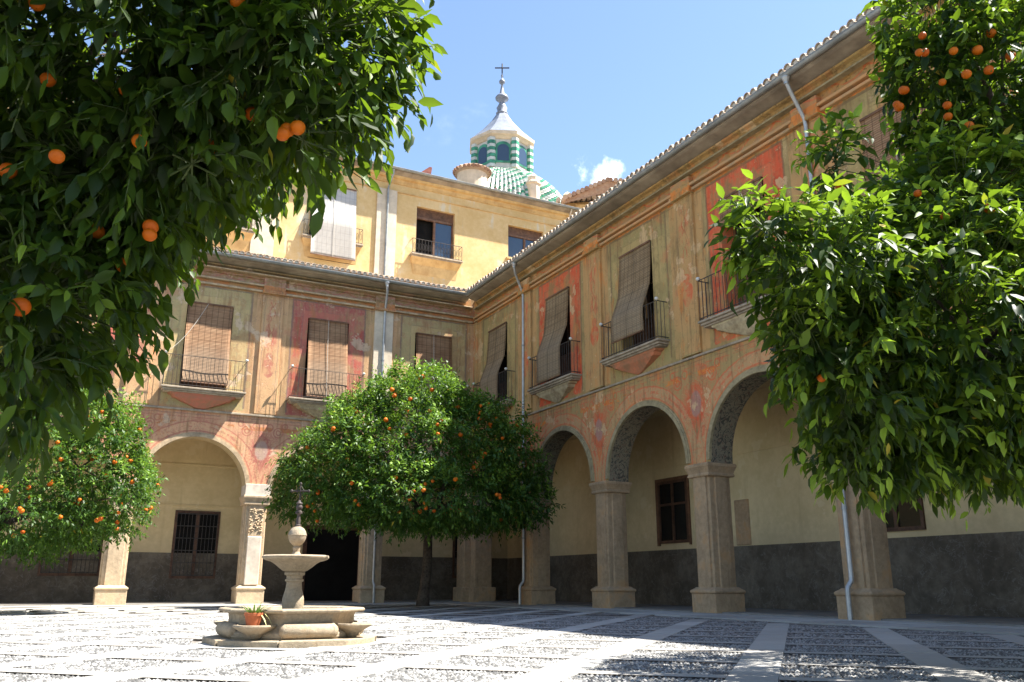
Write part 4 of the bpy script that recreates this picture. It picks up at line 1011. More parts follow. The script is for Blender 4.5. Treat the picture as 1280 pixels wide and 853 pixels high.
# ---- old tiled roof rising behind the shaded wing
def old_roof():
    P = at(752, 236, 47); x, y, z = P
    root = empty('tiled_outhouse', (x, y, 14.0), 'old brown tiled roof peeping over the shaded wing eave', 'building')
    rh = np.array([rt[0], rt[1], 0]); rh /= np.linalg.norm(rh); fh = np.array([fw[0], fw[1], 0]); fh /= np.linalg.norm(fh)
    q = lambda a, b_, c: tuple(np.array(P)+rh*a+fh*b_+np.array([0, 0, c]))
    b = MB(); b.add([q(-1.4, 0.3, -9), q(4, 0.3, -9), q(4, 6, -9), q(-1.4, 6, -9), q(-1.4, 0.3, -0.8), q(4, 0.3, -0.8), q(4, 6, -0.6), q(-1.4, 6, -0.6)], [(0,3,2,1),(4,5,6,7),(0,1,5,4),(1,2,6,5),(2,3,7,6),(3,0,4,7)]); part('wall', b, yel_mould, root)
    b = MB(); b.add([q(-2.0, -0.2, -0.75), q(0.3, -0.4, 0.30), q(4, -0.2, 0.2), q(4, 6, 1.2), q(0.3, 6, 1.4), q(-2.0, 6, 0.1), q(-2.0, -0.2, -0.95), q(0.3, -0.2, -0.3), q(4, -0.2, -0.3)], [(0,1,4,5),(1,2,3,4),(0,6,7,1),(1,7,8,2)]); rf = part('roof', b, tile_d, root)
    for i in range(11):
        t = i/10; a = -2.0+2.3*t; c = -0.75+1.05*t; m = MB(); m.tube([q(a, -0.45, c+0.04), q(a, 0.6, c+0.22), q(a, 2, c+0.5)], [0.13, 0.12, 0.11], 8); part('roof_tile', m, tile_d, rf)
    for i in range(12):
        a = 0.45+i*0.27; m = MB(); m.tube([q(a, -0.5, 0.30-0.02*i), q(a, 0.6, 0.5), q(a, 2, 0.75)], [0.13, 0.12, 0.11], 8); part('roof_tile', m, tile_d, rf)
    P2 = at(722, 247, 47.5); q = lambda a, b_, c: tuple(np.array(P2)+rh*a+fh*b_+np.array([0, 0, c]))
    r2 = empty('tiled_outhouse', tuple(P2-np.array([0, 0, 6])), 'low yellow gable with pale tiles next to the drum of the dome', 'building')
    b = MB(); b.add([q(-1.0, 0.3, -6), q(1.2, 0.3, -6), q(1.2, 3, -6), q(-1.0, 3, -6), q(-1.0, 0.3, -0.25), q(1.2, 0.3, -0.1), q(1.2, 3, 0.0), q(-1.0, 3, 0.0)], [(0,3,2,1),(4,5,6,7),(0,1,5,4),(1,2,6,5),(2,3,7,6),(3,0,4,7)]); part('wall', b, yel_mould, r2)
    for i in range(9):
        a = -1.05+i*0.28; m = MB(); m.tube([q(a, -0.1, -0.16+0.02*i), q(a, 0.8, 0.05+0.02*i), q(a, 3, 0.3)], [0.13, 0.12, 0.1], 8); part('roof_tile', m, tile_m, r2)
old_roof()

# ------------------------------------------------------------------ fountain
FX, FY = -11.66-0.6*0.46+0.12, -19.86-0.6*0.89-0.05
def zf(z): return 0.68+(z-0.68)*0.946
def fountain():
    root = empty('stone_fountain', (FX, FY, 0), 'weathered stone fountain with octagonal basin and pedestal bowl', 'fountain')
    fh = np.array([fw[0], fw[1]]); fh /= np.linalg.norm(fh); rh = np.array([rt[0], rt[1]]); rh /= np.linalg.norm(rh)
    base = math.atan2(-fh[1], -fh[0])
    def ang(deg): n = -fh*math.cos(R(deg))+rh*math.sin(R(deg)); return math.atan2(n[1], n[0])
    a14 = ang(29); a0 = a14+math.pi/8; k8 = 1/math.cos(math.pi/8)
    # plinth
    for k in range(8):                                   # plinth stones, the lobed ones under the small bowls
        aa = a14+k*math.pi/4; n_ = np.array([math.cos(aa), math.sin(aa)]); t_ = np.array([-n_[1], n_[0]]); lob = k % 2
        ro, ri, hh = (1.02, 0.62, 0.066) if not lob else (1.0, 0.62, 0.064); tn = math.tan(math.pi/8); g_ = 0.006
        pts = [(ri, -ri*tn+g_), (ro, -ro*tn+g_)]+([(ro+0.07*math.sin(math.pi*q), -ro*tn+g_+2*(ro*tn-g_)*q) for q in (0.15, 0.35, 0.5, 0.65, 0.85)] if lob else [])+[(ro, ro*tn-g_), (ri, ri*tn-g_)]
        W2 = [(FX+n_[0]*d+t_[0]*s_, FY+n_[1]*d+t_[1]*s_) for d, s_ in pts]; m_ = len(W2)
        b = MB().add([(q[0], q[1], -0.02) for q in W2]+[(q[0], q[1], hh) for q in W2], [tuple(range(m_-1, -1, -1)), tuple(range(m_, 2*m_))]+[(i, (i+1) % m_, (i+1) % m_+m_, i+m_) for i in range(m_)])
        part('plinth_stone', b, font_st, root, bevel=0.012, seg=2)
    # basin: octagonal ring, inside hollow
    prof = [(0.80, 0.06), (0.82, 0.09), (0.82, 0.13), (0.77, 0.17), (0.74, 0.21), (0.735, 0.28), (0.745, 0.335), (0.79, 0.348), (0.845, 0.352), (0.862, 0.365), (0.862, 0.385), (0.84, 0.398), (0.79, 0.401), (0.735, 0.385), (0.71, 0.35), (0.69, 0.22)]
    b = MB(); b.lathe([(r_*k8, z_) for r_, z_ in prof], (FX, FY, 0), 8, a0); b.f.pop(); b.f.pop(); bs = part('basin', b, font_st, root, bevel=0.008, seg=2)
    b = MB(); b.lathe([(0.70*k8, 0.10), (0.70*k8, 0.30)], (FX, FY, 0), 8, a0)
    m = Mat('still_water', 0.05, 0.5); m.color((0.03,0.035,0.03)); part('water', b, m.m, root)
    for k in range(4):                                   # bulging panels on alternate sides
        a = a14+k*math.pi/2; n_ = np.array([math.cos(a), math.sin(a)]); t_ = np.array([-n_[1], n_[0]]); b = MB(); rings = []
        for s_, e in ((-0.36, 0.55), (-0.31, 1.0), (0.31, 1.0), (0.36, 0.55)):
            ring = []
            for q in np.linspace(-math.pi*0.5, math.pi*0.5, 9):
                d = 0.775+0.11*math.cos(q)*e; z = 0.155+0.088*math.sin(q)*e; ring.append((FX+n_[0]*d+t_[0]*s_, FY+n_[1]*d+t_[1]*s_, z))
            rings.append(ring)
        nn = len(rings[0]); vs = [v for r_ in rings for v in r_]; fs = [(i*nn+j, i*nn+(j+1) % nn, (i+1)*nn+(j+1) % nn, (i+1)*nn+j) for i in range(3) for j in range(nn)]+[tuple(range(nn)), tuple(3*nn+j for j in range(nn))]
        b.add(vs, fs); o_ = fixn(part('bulging_panel', b, font_st, root)); smooth_angle(o_, 55)
        # small scalloped bowls on the other sides
        a = a14+math.pi/4+k*math.pi/2; n_ = np.array([math.cos(a), math.sin(a)]); cx, cy = FX+n_[0]*0.86, FY+n_[1]*0.86
        b = MB(); N = 20; prof2 = [(0.05, 0.065), (0.08, 0.09), (0.10, 0.12), (0.18, 0.165), (0.235, 0.195), (0.25, 0.21), (0.245, 0.225), (0.22, 0.228), (0.19, 0.212), (0.02, 0.205)]
        vs = []
        for r_, z_ in prof2:
            for j in range(N): q = 2*math.pi*j/N; rr = r_*(1+0.05*math.cos(6*(q-a))); vs.append((cx+rr*math.cos(q), cy+rr*math.sin(q), z_))
        fs = [(i*N+j, i*N+(j+1) % N, (i+1)*N+(j+1) % N, (i+1)*N+j) for i in range(len(prof2)-1) for j in range(N)]+[tuple(range(N))[::-1], tuple((len(prof2)-1)*N+j for j in range(N))]
        b.add(vs, fs); o_ = part('side_bowl', b, font_st, root); smooth_angle(o_, 60)
    # pedestal
    prof = [(0.16, 0.26), (0.16, 0.30), (0.125, 0.325), (0.13, 0.36), (0.142, 0.43), (0.135, 0.50), (0.108, 0.60), (0.098, 0.68), (0.10, 0.70), (0.118, 0.705), (0.118, 0.73), (0.102, 0.735), (0.104, 0.775), (0.13, 0.785), (0.132, 0.815), (0.11, 0.83)]
    b = MB(); b.lathe([(r_, zf(z_)) for r_, z_ in prof], (FX, FY, 0), 24); o_ = part('pedestal', b, font_st, root); smooth_angle(o_, 45)
    prof = [(0.12, 0.825), (0.16, 0.84), (0.215, 0.88), (0.27, 0.925), (0.32, 0.955), (0.37, 0.965), (0.415, 0.985), (0.43, 1.005), (0.43, 1.02), (0.40, 1.035), (0.37, 1.03), (0.30, 1.0), (0.08, 0.95)]
    b = MB(); N = 48; vs = []
    for r_, z_ in prof:
        for j in range(N): q = 2*math.pi*j/N; rr = r_*(1+(0.022*math.cos(8*q) if r_ > 0.3 else 0)); vs.append((FX+rr*math.cos(q), FY+rr*math.sin(q), zf(z_)))
    fs = [(i*N+j, i*N+(j+1) % N, (i+1)*N+(j+1) % N, (i+1)*N+j) for i in range(len(prof)-1) for j in range(N)]+[tuple(range(N))[::-1], tuple((len(prof)-1)*N+j for j in range(N))]
    b.add(vs, fs); o_ = part('bowl', b, font_st, root); smooth_angle(o_, 45)
    pt = MB()
    a = ang(75); d_ = np.array([math.cos(a), math.sin(a)])
    pt.tube([(FX+d_[0]*0.36, FY+d_[1]*0.36, zf(1.005)), (FX+d_[0]*0.47, FY+d_[1]*0.47, zf(1.012))], 0.016, 8); part('spout', pt, font_st, root)
    prof = [(0.085, 0.955), (0.075, 1.02), (0.06, 1.05), (0.042, 1.08), (0.05, 1.13), (0.036, 1.155), (0.06, 1.17), (0.095, 1.205), (0.113, 1.25), (0.118, 1.285), (0.123, 1.288), (0.123, 1.297), (0.118, 1.30), (0.108, 1.34), (0.08, 1.38), (0.035, 1.405)]
    b = MB(); b.lathe([(r_, zf(z_)) for r_, z_ in prof], (FX, FY, 0), 28); o_ = part('stone_ball', b, font_st, root); smooth_angle(o_, 40)
    prof = [(0.038, 1.39), (0.04, 1.42), (0.028, 1.43), (0.03, 1.49), (0.02, 1.54), (0.024, 1.56), (0.045, 1.575), (0.045, 1.60), (0.022, 1.615), (0.04, 1.635), (0.046, 1.66), (0.03, 1.69), (0.045, 1.705), (0.03, 1.725), (0.014, 1.75)]
    b = MB(); b.lathe([(r_, zf(z_)) for r_, z_ in prof], (FX, FY, 0), 16); st_ = part('iron_stem', b, rustiron, root); smooth_angle(st_, 45)
    b = MB(); zc = zf(1.87)
    b.tube([(FX, FY, zf(1.73)), (FX, FY, zf(1.965))], 0.010, 6); b.tube([(FX-rh[0]*0.115, FY-rh[1]*0.115, zc), (FX+rh[0]*0.115, FY+rh[1]*0.115, zc)], 0.010, 6)
    for sx, sz in ((0, 1), (1, 0), (-1, 0)):             # trefoil ends and scrolls
        ex, ez = (0.115*sx, zc) if sz == 0 else (0, zf(1.965))
        b.lathe([(0.004, -0.02), (0.017, -0.01), (0.019, 0), (0.017, 0.01), (0.004, 0.02)], (FX+rh[0]*ex, FY+rh[1]*ex, ez), 8)
    for sx in (-1, 1):
        for sz in (-1, 1):
            pts = [(FX+rh[0]*sx*(0.012+0.04*t), FY+rh[1]*sx*(0.012+0.04*t), zc+sz*(0.06-0.05*math.sin(t*1.5))) for t in np.linspace(0, 1, 6)]; b.tube(pts, 0.005, 5)
    part('iron_cross', b, rustiron, st_)
    # flower pot on the small bowl
    a = a14-math.pi/4 if abs(((a14-math.pi/4)-ang(-16)+math.pi) % (2*math.pi)-math.pi) < 0.3 else a14+math.pi/4
    cx, cy = FX+math.cos(a)*0.90, FY+math.sin(a)*0.90
    e = empty('flower_pot', (cx, cy, 0.207), 'small terracotta pot with green plant on the fountain side bowl', 'flower pot')
    terra = plain('terracotta', (0.50,0.15,0.065), 0.2, 12, 0.8, 0.2, 0.2)
    b = MB(); b.lathe([(0.072, 0.205), (0.082, 0.255), (0.096, 0.325), (0.105, 0.328), (0.107, 0.358), (0.098, 0.36), (0.092, 0.34), (0.01, 0.335)], (cx, cy, 0), 24); o_ = part('pot', b, terra, e); smooth_angle(o_, 40)
    b = MB(); b.lathe([(0.08, 0.322), (0.02, 0.338)], (cx, cy, 0), 14); part('soil', b, plain('potting_soil', (0.06,0.045,0.03), 0.3, 30), e)
    gm = plain('spiky_plant_leaf', (0.17,0.30,0.06), 0.3, 20, 0.5, 0.4, 0); gy = plain('wilted_leaf', (0.45,0.42,0.18), 0.2, 20, 0.6, 0.3, 0)
    random.seed(3)
    for i in range(34):
        aa = random.uniform(0, 6.28); l = random.uniform(0.08, 0.15); lean = random.uniform(0.3, 1.2); c0 = np.array([cx+0.04*math.cos(aa), cy+0.04*math.sin(aa), 0.332]); dr_ = np.array([math.cos(aa), math.sin(aa), 0]); sd = np.array([-dr_[1], dr_[0], 0])
        wl_ = i < 4
        if wl_: dr_ = np.array([*(rh*0.9-fh*0.3*(i-1)), 0]); sd = np.array([-dr_[1], dr_[0], 0]); l = 0.2; lean = 1.1
        vs = []
        for j in range(5):
            t = j/4; p_ = c0+dr_*l*lean*t+np.array([0, 0, l*(t*(1.1 if not wl_ else 0.9)-t*t*(0.35*lean if not wl_ else 1.5))]); wv = 0.014*(1-t)**0.6+0.001; vs += [p_-sd*wv, p_+np.array([0, 0, -0.003]), p_+sd*wv]
        b = MB().add(vs, [(3*j, 3*j+1, 3*j+4, 3*j+3) for j in range(4)]+[(3*j+1, 3*j+2, 3*j+5, 3*j+4) for j in range(4)]); part('leaf', b, gy if wl_ else gm, e, smooth=True)
fountain()
fo = bpy.data.objects['stone_fountain']; fo.scale = (0.94, 0.94, 1.0)
fp = bpy.data.objects['flower_pot']; fp.location.x = FX+(fp.location.x-FX)*0.94; fp.location.y = FY+(fp.location.y-FY)*0.94

# ------------------------------------------------------------------ trees
def leaf_mat(name, dark, light, young_sunlit, trans, rough=0.5):
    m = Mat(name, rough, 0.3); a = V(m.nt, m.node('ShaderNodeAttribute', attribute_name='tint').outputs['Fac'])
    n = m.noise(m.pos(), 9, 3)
    c = m.mix(dark, light, (a*0.8+n*0.2).ss(0.1, 0.75)); c = m.mix(c, young_sunlit, a.ss(0.50, 0.86)); c = m.mix(c, (0.34, 0.27, 0.03), a.gt(0.985))  # bright colour serves both new growth and sunlight painted into the leaves
    m.color(c); tr = m.node('ShaderNodeBsdfTranslucent'); m.link(m.mix(c, trans, 0.6), tr.inputs[0])
    mx = m.node('ShaderNodeMixShader'); mx.inputs[0].default_value = 0.30
    m.link(m.b.outputs[0], mx.inputs[1]); m.link(tr.outputs[0], mx.inputs[2]); m.link(mx.outputs[0], m.out.inputs[0]); return m.m
leaf_near = leaf_mat('citrus_leaf_near', (0.008,0.023,0.004), (0.040,0.088,0.010), (0.26,0.38,0.034), (0.30,0.48,0.02))
leaf_far = leaf_mat('citrus_leaf_far', (0.022,0.060,0.009), (0.062,0.135,0.017), (0.19,0.31,0.04), (0.20,0.36,0.02))
bark = plain('citrus_bark', (0.085,0.065,0.05), 0.35, 14, 0.9, 0.15, 0.7, bdist=0.02)
twig_m = plain('green_twig', (0.07,0.10,0.035), 0.3, 20, 0.7, 0.2, 0)
def orange_mat():
    m = Mat('orange_peel', 0.5, 0.25); p = m.objc(); rn = V(m.nt, m.node('ShaderNodeObjectInfo').outputs['Random'])
    m.color(m.mix((0.42,0.075,0.002), (0.56,0.135,0.004), rn)); m.bump(m.noise(p, 90, 2), 0.25, 0.003); return m.m
or_m = orange_mat()
def orange_mesh():
    b = MB(); prof = [(0.004, -0.94), (0.30, -0.93), (0.58, -0.78), (0.82, -0.52), (0.97, -0.2), (1.0, 0.08), (0.94, 0.38), (0.76, 0.66), (0.48, 0.86), (0.2, 0.93), (0.08, 0.92), (0.03, 0.88)]
    b.lathe(prof, (0, 0, 0), 16); me = b.mesh('orange', True); me.materials.append(or_m); return me
ORM = orange_mesh()
def leaf_template(detail):
    if detail == 2:   # folded, curled blade: midrib plus two margins
        ts = [0, 0.12, 0.3, 0.5, 0.7, 0.87, 1.0]; ws = [0.03, 0.16, 0.225, 0.235, 0.18, 0.09, 0.004]
    elif detail == 1: ts = [0, 0.25, 0.6, 1.0]; ws = [0.03, 0.2, 0.2, 0.004]
    else: return np.array([(-0.03, 0, 0), (0.03, 0, 0), (-0.22, 0.42, 0.03), (0.22, 0.42, 0.03), (-0.01, 1, -0.2), (0.01, 1, -0.2)]), np.array([(0, 1, 3, 2), (2, 3, 5, 4)])
    v = []; f = []
    for t, w_ in zip(ts, ws):
        zc = -0.22*t*t; v += [(-w_, t, zc+w_*0.35), (0, t, zc), (w_, t, zc+w_*0.35)]
    for i in range(len(ts)-1):
        a = 3*i; f += [(a, a+1, a+4, a+3), (a+1, a+2, a+5, a+4)]
    return np.array(v), np.array(f)
def norm(a): return a/np.maximum(1e-9, np.linalg.norm(a, axis=-1, keepdims=True))
def place_leaves(P, D, Nn, L, T):
    """all vertices and faces for leaves at P, pointing D, face normal Nn, length L"""
    tv, tf = T; D = norm(D); S = norm(np.cross(D, Nn)); Nn = np.cross(S, D)
    W_ = rng.uniform(0.7, 1.2, len(P))
    curl = rng.uniform(0.1, 2.0, len(P))
    vs = P[:, None]+L[:, None, None]*(tv[None, :, 0, None]*S[:, None]*W_[:, None, None]+tv[None, :, 1, None]*D[:, None]+tv[None, :, 2, None]*Nn[:, None]*curl[:, None, None])
    F = (tf[None]+(np.arange(len(P))*len(tv))[:, None, None]).reshape(-1, tf.shape[1])
    return vs.reshape(-1, 3), F
def blob(px, py, dep, rx, ry, rd=None, wt=1.0):
    c = at(px, py, dep); s = dep/FPX; return (c, rx*s, ry*s, (rd if rd is not None else rx)*s, wt)
FH = np.array([fw[0], fw[1], 0]); FH /= np.linalg.norm(FH); RH = np.array([rt[0], rt[1], 0]); RH /= np.linalg.norm(RH)
def inblob(p, B, k=1.0):
    d = p-B[0]; return ((d@RH)/B[1])**2+((d[..., 2])/B[2])**2+((d@FH)/B[3])**2 < k*k
def sprays(blobs, n, lump=0.14, inner=0.25, vis=None):
    """spray roots with outward directions spread over the lumpy union of blobs"""
    vol = np.array([b[1]*b[2]+b[2]*b[3]+b[1]*b[3] for b in blobs])*np.array([b[4] for b in blobs]); cnt = (vol/vol.sum()*n).astype(int)+1
    PP = []; OO = []
    for i, (b, m) in enumerate(zip(blobs, cnt)):
        m = int(m*2.2); d = norm(rng.normal(size=(m, 3)))
        rr = np.where(rng.random(m) < inner, rng.uniform(0.45, 0.9, m), rng.uniform(0.86, 1.0, m))
        ph = rng.uniform(0, 6, 3)
        rr = rr*(1+lump*np.sin(d[:, 0]*5+ph[0])*np.sin(d[:, 1]*5+ph[1])+lump*0.7*np.sin(d[:, 2]*9+ph[2]+d[:, 0]*7))
        p = b[0]+(d[:, 0, None]*b[1]*RH+d[:, 2, None]*np.array([0, 0, 1])*b[2]+d[:, 1, None]*b[3]*FH)*rr[:, None]
        o = norm(d[:, 0, None]*RH/b[1]+d[:, 2, None]*np.array([0, 0, 1])/b[2]+d[:, 1, None]*FH/b[3])
        keep = np.ones(m, bool)
        for j, b2 in enumerate(blobs):
            if j != i: keep &= ~inblob(p, b2, 0.72)
        idx = np.where(keep)[0][:int(cnt[i])]
        PP.append(p[idx]); OO.append(o[idx])
    return np.concatenate(PP), np.concatenate(OO)
def spray_leaves(P, O, per, tw, L, droop, up_=0.25, sunlit_tint=1.0):
    n = len(P); tang = norm(np.cross(O, rng.normal(size=(n, 3))))
    T = norm(O*0.8+tang*0.7+np.array([0, 0, up_])+rng.normal(size=(n, 3))*0.2)
    LP = []; LD = []; LN = []; LL = []; LT = []; TW = []
    droop = droop*(1.0-0.75*np.clip(O[:, 2]*1.2, 0, 1))
    T = norm(T+np.array([0, 0, 0.5])*np.clip(O[:, 2], 0, 1)[:, None])
    base = rng.random(n); up_here = O[:, 2]
    for k in range(per):
        t = (k+0.6)/per; ln = tw*rng.uniform(0.8, 1.2, n)
        pos = P+T*(ln*t)[:, None]+np.array([0, 0, -1.0])*(droop*ln*t*t*0.5)[:, None]
        a = k*2.4+rng.uniform(0, 0.8, n)
        s1 = norm(np.cross(T, np.array([0.2, 0.1, 1.0]))); s2 = np.cross(s1, T)
        rad = s1*np.cos(a)[:, None]+s2*np.sin(a)[:, None]
        D = norm(T*(0.35+0.5*t)+rad*0.75+np.array([0, 0, -1.0])*(droop*rng.uniform(0.5, 1.3, n))[:, None])
        N_ = norm(np.array([0, 0, 1.0])*0.7+rad*0.5+O*0.4+rng.normal(size=(n, 3))*0.35)
        LP.append(pos); LD.append(D); LN.append(N_); LL.append(L*rng.uniform(0.5, 1.25, n)*(1.0-0.25*t))
        LT.append(np.clip(0.28*base+0.25*rng.random(n)+sunlit_tint*0.32*np.clip(up_here, 0, 1)+sunlit_tint*(0.30*t*(base > 0.55)), 0, 0.97)+(rng.random(n) < 0.007)*1.0)  # sun and shade painted into tint: upward sprays brighter, strength set per tree
    tips = P+T*tw+np.array([0, 0, -1.0])*(droop*tw*0.5)[:, None]
    return [np.concatenate(q) for q in (LP, LD, LN, LL, LT)]+[tips]
def tree(label, base, blobs, n, per, tw, L, droop, mat, det, trunk_r, trunk_h, n_obj, oranges, orr, limbs=7, group='orange trees in the courtyard', clip=None, lump=0.14, inner=0.25, trunk_label=None, upb=0.25, n_rand=0, twigs=False, sunlit_tint=1.0):
    root = empty('orange_tree', base, label, 'tree', group)
    P, O = sprays(blobs, n, lump, inner)
    if clip is not None:
        k = clip(P); P, O = P[k], O[k]
    LP, LD, LN, LL, LT, tips = spray_leaves(P, O, per, tw, L, droop, upb, sunlit_tint)
    # leaves in view, largest first, become leaves of their own
    px, py, dep = project(LP)
    vis = (px > -20) & (px < 1300) & (py > -20) & (py < 870) & (dep > 0.3)
    size = np.where(vis, LL/np.maximum(dep, 0.2), 0)
    single = np.zeros(len(LP), bool)
    if n_obj:
        single[np.argsort(-size)[:n_obj]] = True
    T = leaf_template(det)
    vs, F = place_leaves(LP[~single], LD[~single], LN[~single], LL[~single], T)
    me = fastmesh('crown', vs, F, np.repeat(LT[~single], len(T[0])))
    cr = part('crown', me, mat, root); cr['kind'] = 'stuff'
    if n_obj:
        T2 = leaf_template(2)
        for i in np.where(single)[0]:
            key = int(min(LT[i], 1)*7.99)
            if (mat.name, key) not in LEAFM:
                v, f = T2; m_ = fastmesh('leaf', v.copy(), f, np.full(len(v), (key+0.5)/8)); m_.materials.append(mat); LEAFM[(mat.name, key)] = m_
            o_ = bpy.data.objects.new('leaf', LEAFM[(mat.name, key)]); link(o_, root, LP[i])
            D = LD[i]/np.linalg.norm(LD[i]); S = np.cross(D, LN[i]); S /= np.linalg.norm(S); Nn = np.cross(S, D)
            o_.rotation_euler = Matrix(np.stack([S, D, Nn], 1).tolist()).to_euler(); o_.scale = (LL[i],)*3
    # trunk and limbs
    b = np.array(base, float); cen = np.mean([q[0] for q in blobs], 0)
    fork = b+np.array([0.08*trunk_h, 0.05*trunk_h, trunk_h])*np.array([1, 1, 1])
    m = MB(); pts = []; rs = []
    for i in range(9):
        t = i/8; q = b*(1-t)+fork*t+np.array([0.05*math.sin(t*4), 0.04*math.sin(t*5+1), 0])*trunk_h*0.4*(t*(1-t)*4); pts.append(q); rs.append(trunk_r*(1.35 if i == 0 else 1.12 if i == 1 else 1.0-0.15*t))
    pts[0] = pts[0]-np.array([0, 0, 0.06]); m.tube(pts, rs, 12)
    part('trunk', m, bark, root, smooth=True)
    order = sorted(range(len(blobs)), key=lambda i: -blobs[i][1]*blobs[i][2])[:limbs]
    for i in order:
        tgt = blobs[i][0]; m = MB(); pts = []; rs = []
        for j in range(7):
            t = j/6; q = fork*(1-t)+tgt*t; q = q+np.array([0, 0, 0.18*np.linalg.norm(tgt-fork)*t*(1-t)]); pts.append(q-(np.array([0, 0, 0.1]) if j == 0 else 0)); rs.append(trunk_r*(0.62-0.45*t))
        m.tube(pts, rs, 8)
        for _ in range(6):
            d = norm(rng.normal(size=3)); e = tgt+(d[0]*RH*blobs[i][1]+d[1]*FH*blobs[i][3]+np.array([0, 0, d[2]*blobs[i][2]]))*0.8; mid_ = (pts[5]+e)/2+np.array([0, 0, 0.05]); m.tube([pts[5], mid_, e], [trunk_r*0.2, trunk_r*0.12, trunk_r*0.05], 5)
        part('limb', m, bark, root, smooth=True)
    if twigs:
        m = MB()
        for a, t_, o_ in zip(P, tips, O): m.tube([a-o_*0.12, a, (a+t_)/2+np.array([0, 0, 0.01]), t_], [0.004, 0.0035, 0.0025, 0.0015], 3, cap=False)
        q = part('twigs', m, twig_m, root); q['kind'] = 'stuff'
    # fruit
    allp = [at(*q) for q in oranges]
    if n_rand:
        tocam = norm(CAM-P); f_ = (O*tocam).sum(1); px, py, dep = project(P); ok = np.where((f_ > 0.25) & (px > -10) & (px < 1290) & (py > 0))[0]
        keep = []
        outer = np.ones(len(P), bool)
        for i in rng.permutation(ok):
            c0 = P[i]
            if any(inblob(c0+tocam[i]*0.15, q, 0.9) for q in blobs): continue
            keep.append(i)
            if len(keep) >= n_rand: break
        for i in keep:
            c0 = P[i]+tocam[i]*(tw*rng.uniform(0.15, 0.75)); allp.append(c0)
            if rng.random() < 0.4: allp.append(c0+rng.normal(size=3)*orr*1.6)
    for c0 in allp:
        o_ = bpy.data.objects.new('orange', ORM); link(o_, root, c0); r_ = orr*rng.uniform(0.78, 1.12); o_.scale = (r_, r_, r_*0.95); o_.rotation_euler = (rng.uniform(-.4, .4), rng.uniform(-.4, .4), rng.uniform(0, 6))
    return root
LEAFM = {}
# tree by the inner corner
cb = [blob(522, 565, 27.0, 104, 78, 95), blob(432, 592, 26.6, 72, 54), blob(606, 590, 27.6, 64, 62), blob(520, 512, 27.4, 58, 44), blob(398, 618, 26.8, 50, 32), blob(642, 622, 27.6, 38, 34),
      blob(520, 620, 26.0, 128, 32, 110), blob(462, 545, 27.2, 58, 46), blob(582, 545, 27.2, 56, 44), blob(636, 528, 28.0, 20, 22), blob(560, 628, 28, 104, 30, 100)]
random.seed(21)
for a_, b_, r_ in ((395, 575, 24), (370, 600, 22), (430, 545, 26), (455, 515, 24), (490, 490, 22), (535, 482, 24), (560, 505, 26), (600, 522, 26), (640, 555, 24), (655, 590, 24), (668, 628, 20), (470, 580, 34), (540, 560, 36), (590, 590, 34), (440, 620, 32), (500, 625, 34), (560, 622, 34), (365, 628, 18), (410, 592, 26), (620, 615, 28), (520, 520, 30)):
    cb.append(blob(a_, b_, 27.0-(1.6 if 400 < a_ < 620 and b_ > 530 else 0.2)+random.uniform(-0.5, 0.5), r_, r_*random.uniform(0.75, 1.0), wt=1.5))
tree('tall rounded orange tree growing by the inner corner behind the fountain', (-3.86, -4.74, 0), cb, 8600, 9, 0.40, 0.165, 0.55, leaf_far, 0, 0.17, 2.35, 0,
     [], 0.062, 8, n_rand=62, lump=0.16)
# tree in front of the sunlit wing
lb = [blob(40, 590, 21.2, 130, 95), blob(125, 575, 21.0, 52, 70), blob(20, 640, 20.6, 120, 42), blob(120, 628, 20.8, 62, 46), blob(55, 525, 21.6, 92, 46), blob(150, 600, 20.9, 36, 32), blob(-90, 600, 21.6, 110, 90), blob(-60, 520, 21.6, 110, 70), blob(-60, 650, 21.6, 120, 34)]
for a_, b_, r_ in ((150, 560, 24), (120, 515, 24), (80, 495, 24), (165, 600, 20), (140, 640, 24), (90, 650, 26), (60, 560, 34), (110, 590, 32), (30, 610, 34), (80, 620, 32), (20, 540, 30), (135, 540, 22)):
    lb.append(blob(a_, b_, 20.4+random.uniform(-0.5, 0.5), r_, r_*random.uniform(0.75, 1.0), wt=1.5))
bt = at(-42, 763, 21.4); bt[2] = 0
tree('rounded orange tree standing in sun before the left arches', tuple(bt), lb, 7600, 9, 0.31, 0.135, 0.5, leaf_far, 0, 0.15, 1.9, 0, [], 0.052, 8, n_rand=46, lump=0.15)
# big tree overhanging from the right
rbl = [blob(1190, 420, 5.6, 190, 170), blob(1030, 330, 5.0, 84, 66), blob(1060, 450, 5.0, 76, 90), blob(1105, 535, 5.2, 76, 58), blob(1205, 265, 5.6, 88, 72), blob(1235, 110, 6.0, 96, 100), blob(1158, 85, 5.9, 36, 36),
       blob(1045, 205, 5.5, 26, 34), blob(960, 285, 4.9, 36, 32), blob(1170, 15, 6.0, 62, 36), blob(1240, 525, 5.4, 110, 52), blob(1350, 300, 6.0, 190, 240, wt=0.3), blob(1330, 520, 5.8, 120, 70), blob(1010, 415, 4.9, 40, 34), blob(1080, 568, 5.1, 38, 34), blob(1420, 60, 6.6, 200, 150, wt=0.3), blob(1180, 400, 8.4, 150, 170, wt=0.3), blob(1310, 330, 8.8, 220, 240, wt=0.3), blob(1100, 415, 7.3, 96, 120, wt=0.3)]
bt = at(1390, 700, 6.3); bt[2] = 0
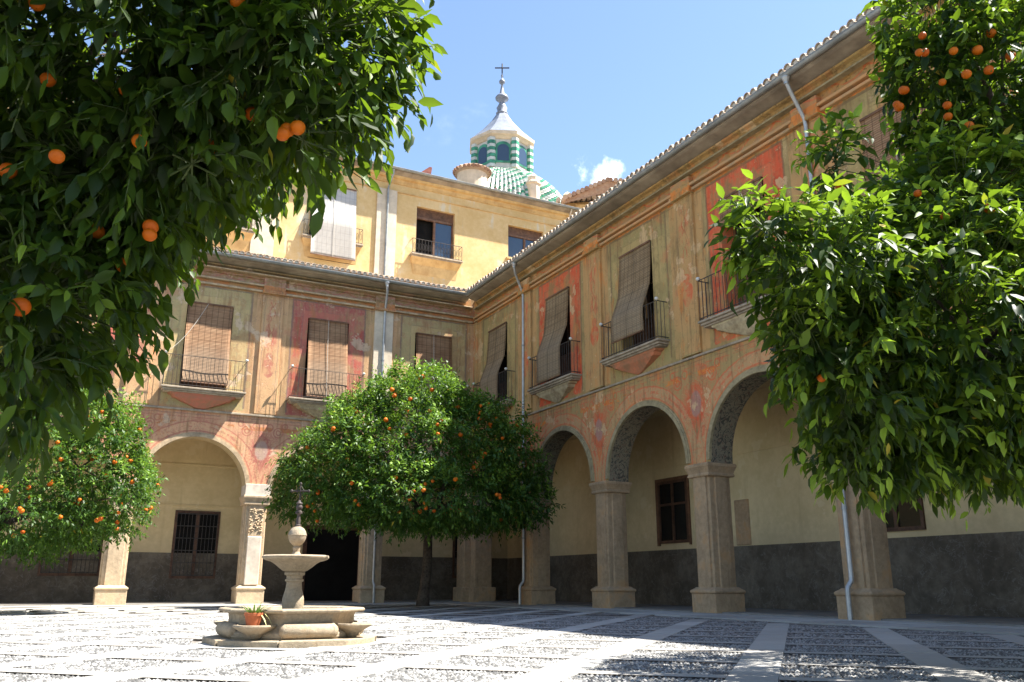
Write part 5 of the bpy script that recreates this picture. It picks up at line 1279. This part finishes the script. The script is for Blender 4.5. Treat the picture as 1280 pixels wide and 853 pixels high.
r_or = [(1131, 113, 5.63), (1121, 131, 5.63), (1124, 134, 5.63), (1129, 113, 5.63), (1149, 66, 5.53), (1156, 66, 5.53), (1192, 64, 5.53), (1222, 63, 5.53), (1239, 42, 5.63), (1208, 93, 5.43), (1178, 103, 5.53), (1184, 132, 5.53), (1185, 146, 5.53), (1211, 158, 5.43), (1236, 88, 5.43), (1147, 250-8, 5.13), (1181, 271, 5.03), (1237, 261, 5.03), (1050, 233, 5.23), (1027, 473, 4.73), (1263, 70, 5.43), (1153, 45, 5.63)]
tree('large orange tree with glossy drooping leaves before the shaded wing', tuple(bt), rbl, 6600, 8, 0.19, 0.115, 0.75, leaf_near, 1, 0.12, 1.7, 300, r_or, 0.030, 8, twigs=True, lump=0.13, inner=0.3, upb=0.3, sunlit_tint=1.45)
# left foreground tree, with unseen crown added overhead to darken it
fbl = [blob(180, 60, 3.4, 260, 170), blob(400, 40, 3.1, 92, 90), blob(320, 100, 3.1, 100, 68), blob(455, 60, 3.2, 44, 60), blob(125, 215, 3.2, 120, 110), blob(45, 375, 3.0, 108, 104), blob(20, 455, 2.8, 56, 44), blob(205, 165, 3.0, 56, 52), blob(100, 325, 3.1, 60, 76), blob(380, 165, 2.9, 28, 44),
       blob(120, 60, 4.4, 270, 190, wt=0.45), blob(-160, 200, 3.6, 300, 300, wt=0.45), blob(-200, 480, 3.4, 200, 130, wt=0.45), blob(250, -180, 3.8, 260, 160, wt=0.45), blob(-40, 280, 4.6, 180, 180), blob(440, 130, 3.1, 30, 40), blob(240, 205, 2.9, 24, 24), blob(200, -420, 3.0, 420, 260, wt=0.45), blob(-250, -300, 2.4, 300, 300, wt=0.45), blob(330, -330, 4.2, 220, 220, wt=0.45), blob(20, 60, 5.6, 330, 260, wt=0.45)]  # blobs above the frame are unseen, added to block light from the leaves
bt = at(-620, 740, 3.9); bt[2] = 0
f_or = [(353, 168, 2.82), (372, 160, 2.85), (359, 163, 2.87), (46, 5, 2.67), (297, 3, 2.87), (300, 25, 2.92), (158, 113, 2.87), (174, 177, 2.82), (71, 196, 2.57), (316, 143, 2.92), (188, 284, 2.87), (187, 294, 2.85), (155, 332, 2.97), (262, 185, 3.02), (420, 105, 3.07), (25, 384, 2.67), (10, 214, 2.87), (60, 100, 2.87), (120, 290, 3.02)]
tree('dark overhanging orange tree with backlit leaves in the foreground', tuple(bt), fbl, 8000, 8, 0.17, 0.10, 0.85, leaf_near, 1, 0.11, 1.5, 300, f_or, 0.029, 8, twigs=True, lump=0.12, inner=0.35, upb=0.0, sunlit_tint=0.55)
print('objects', len(bpy.data.objects))
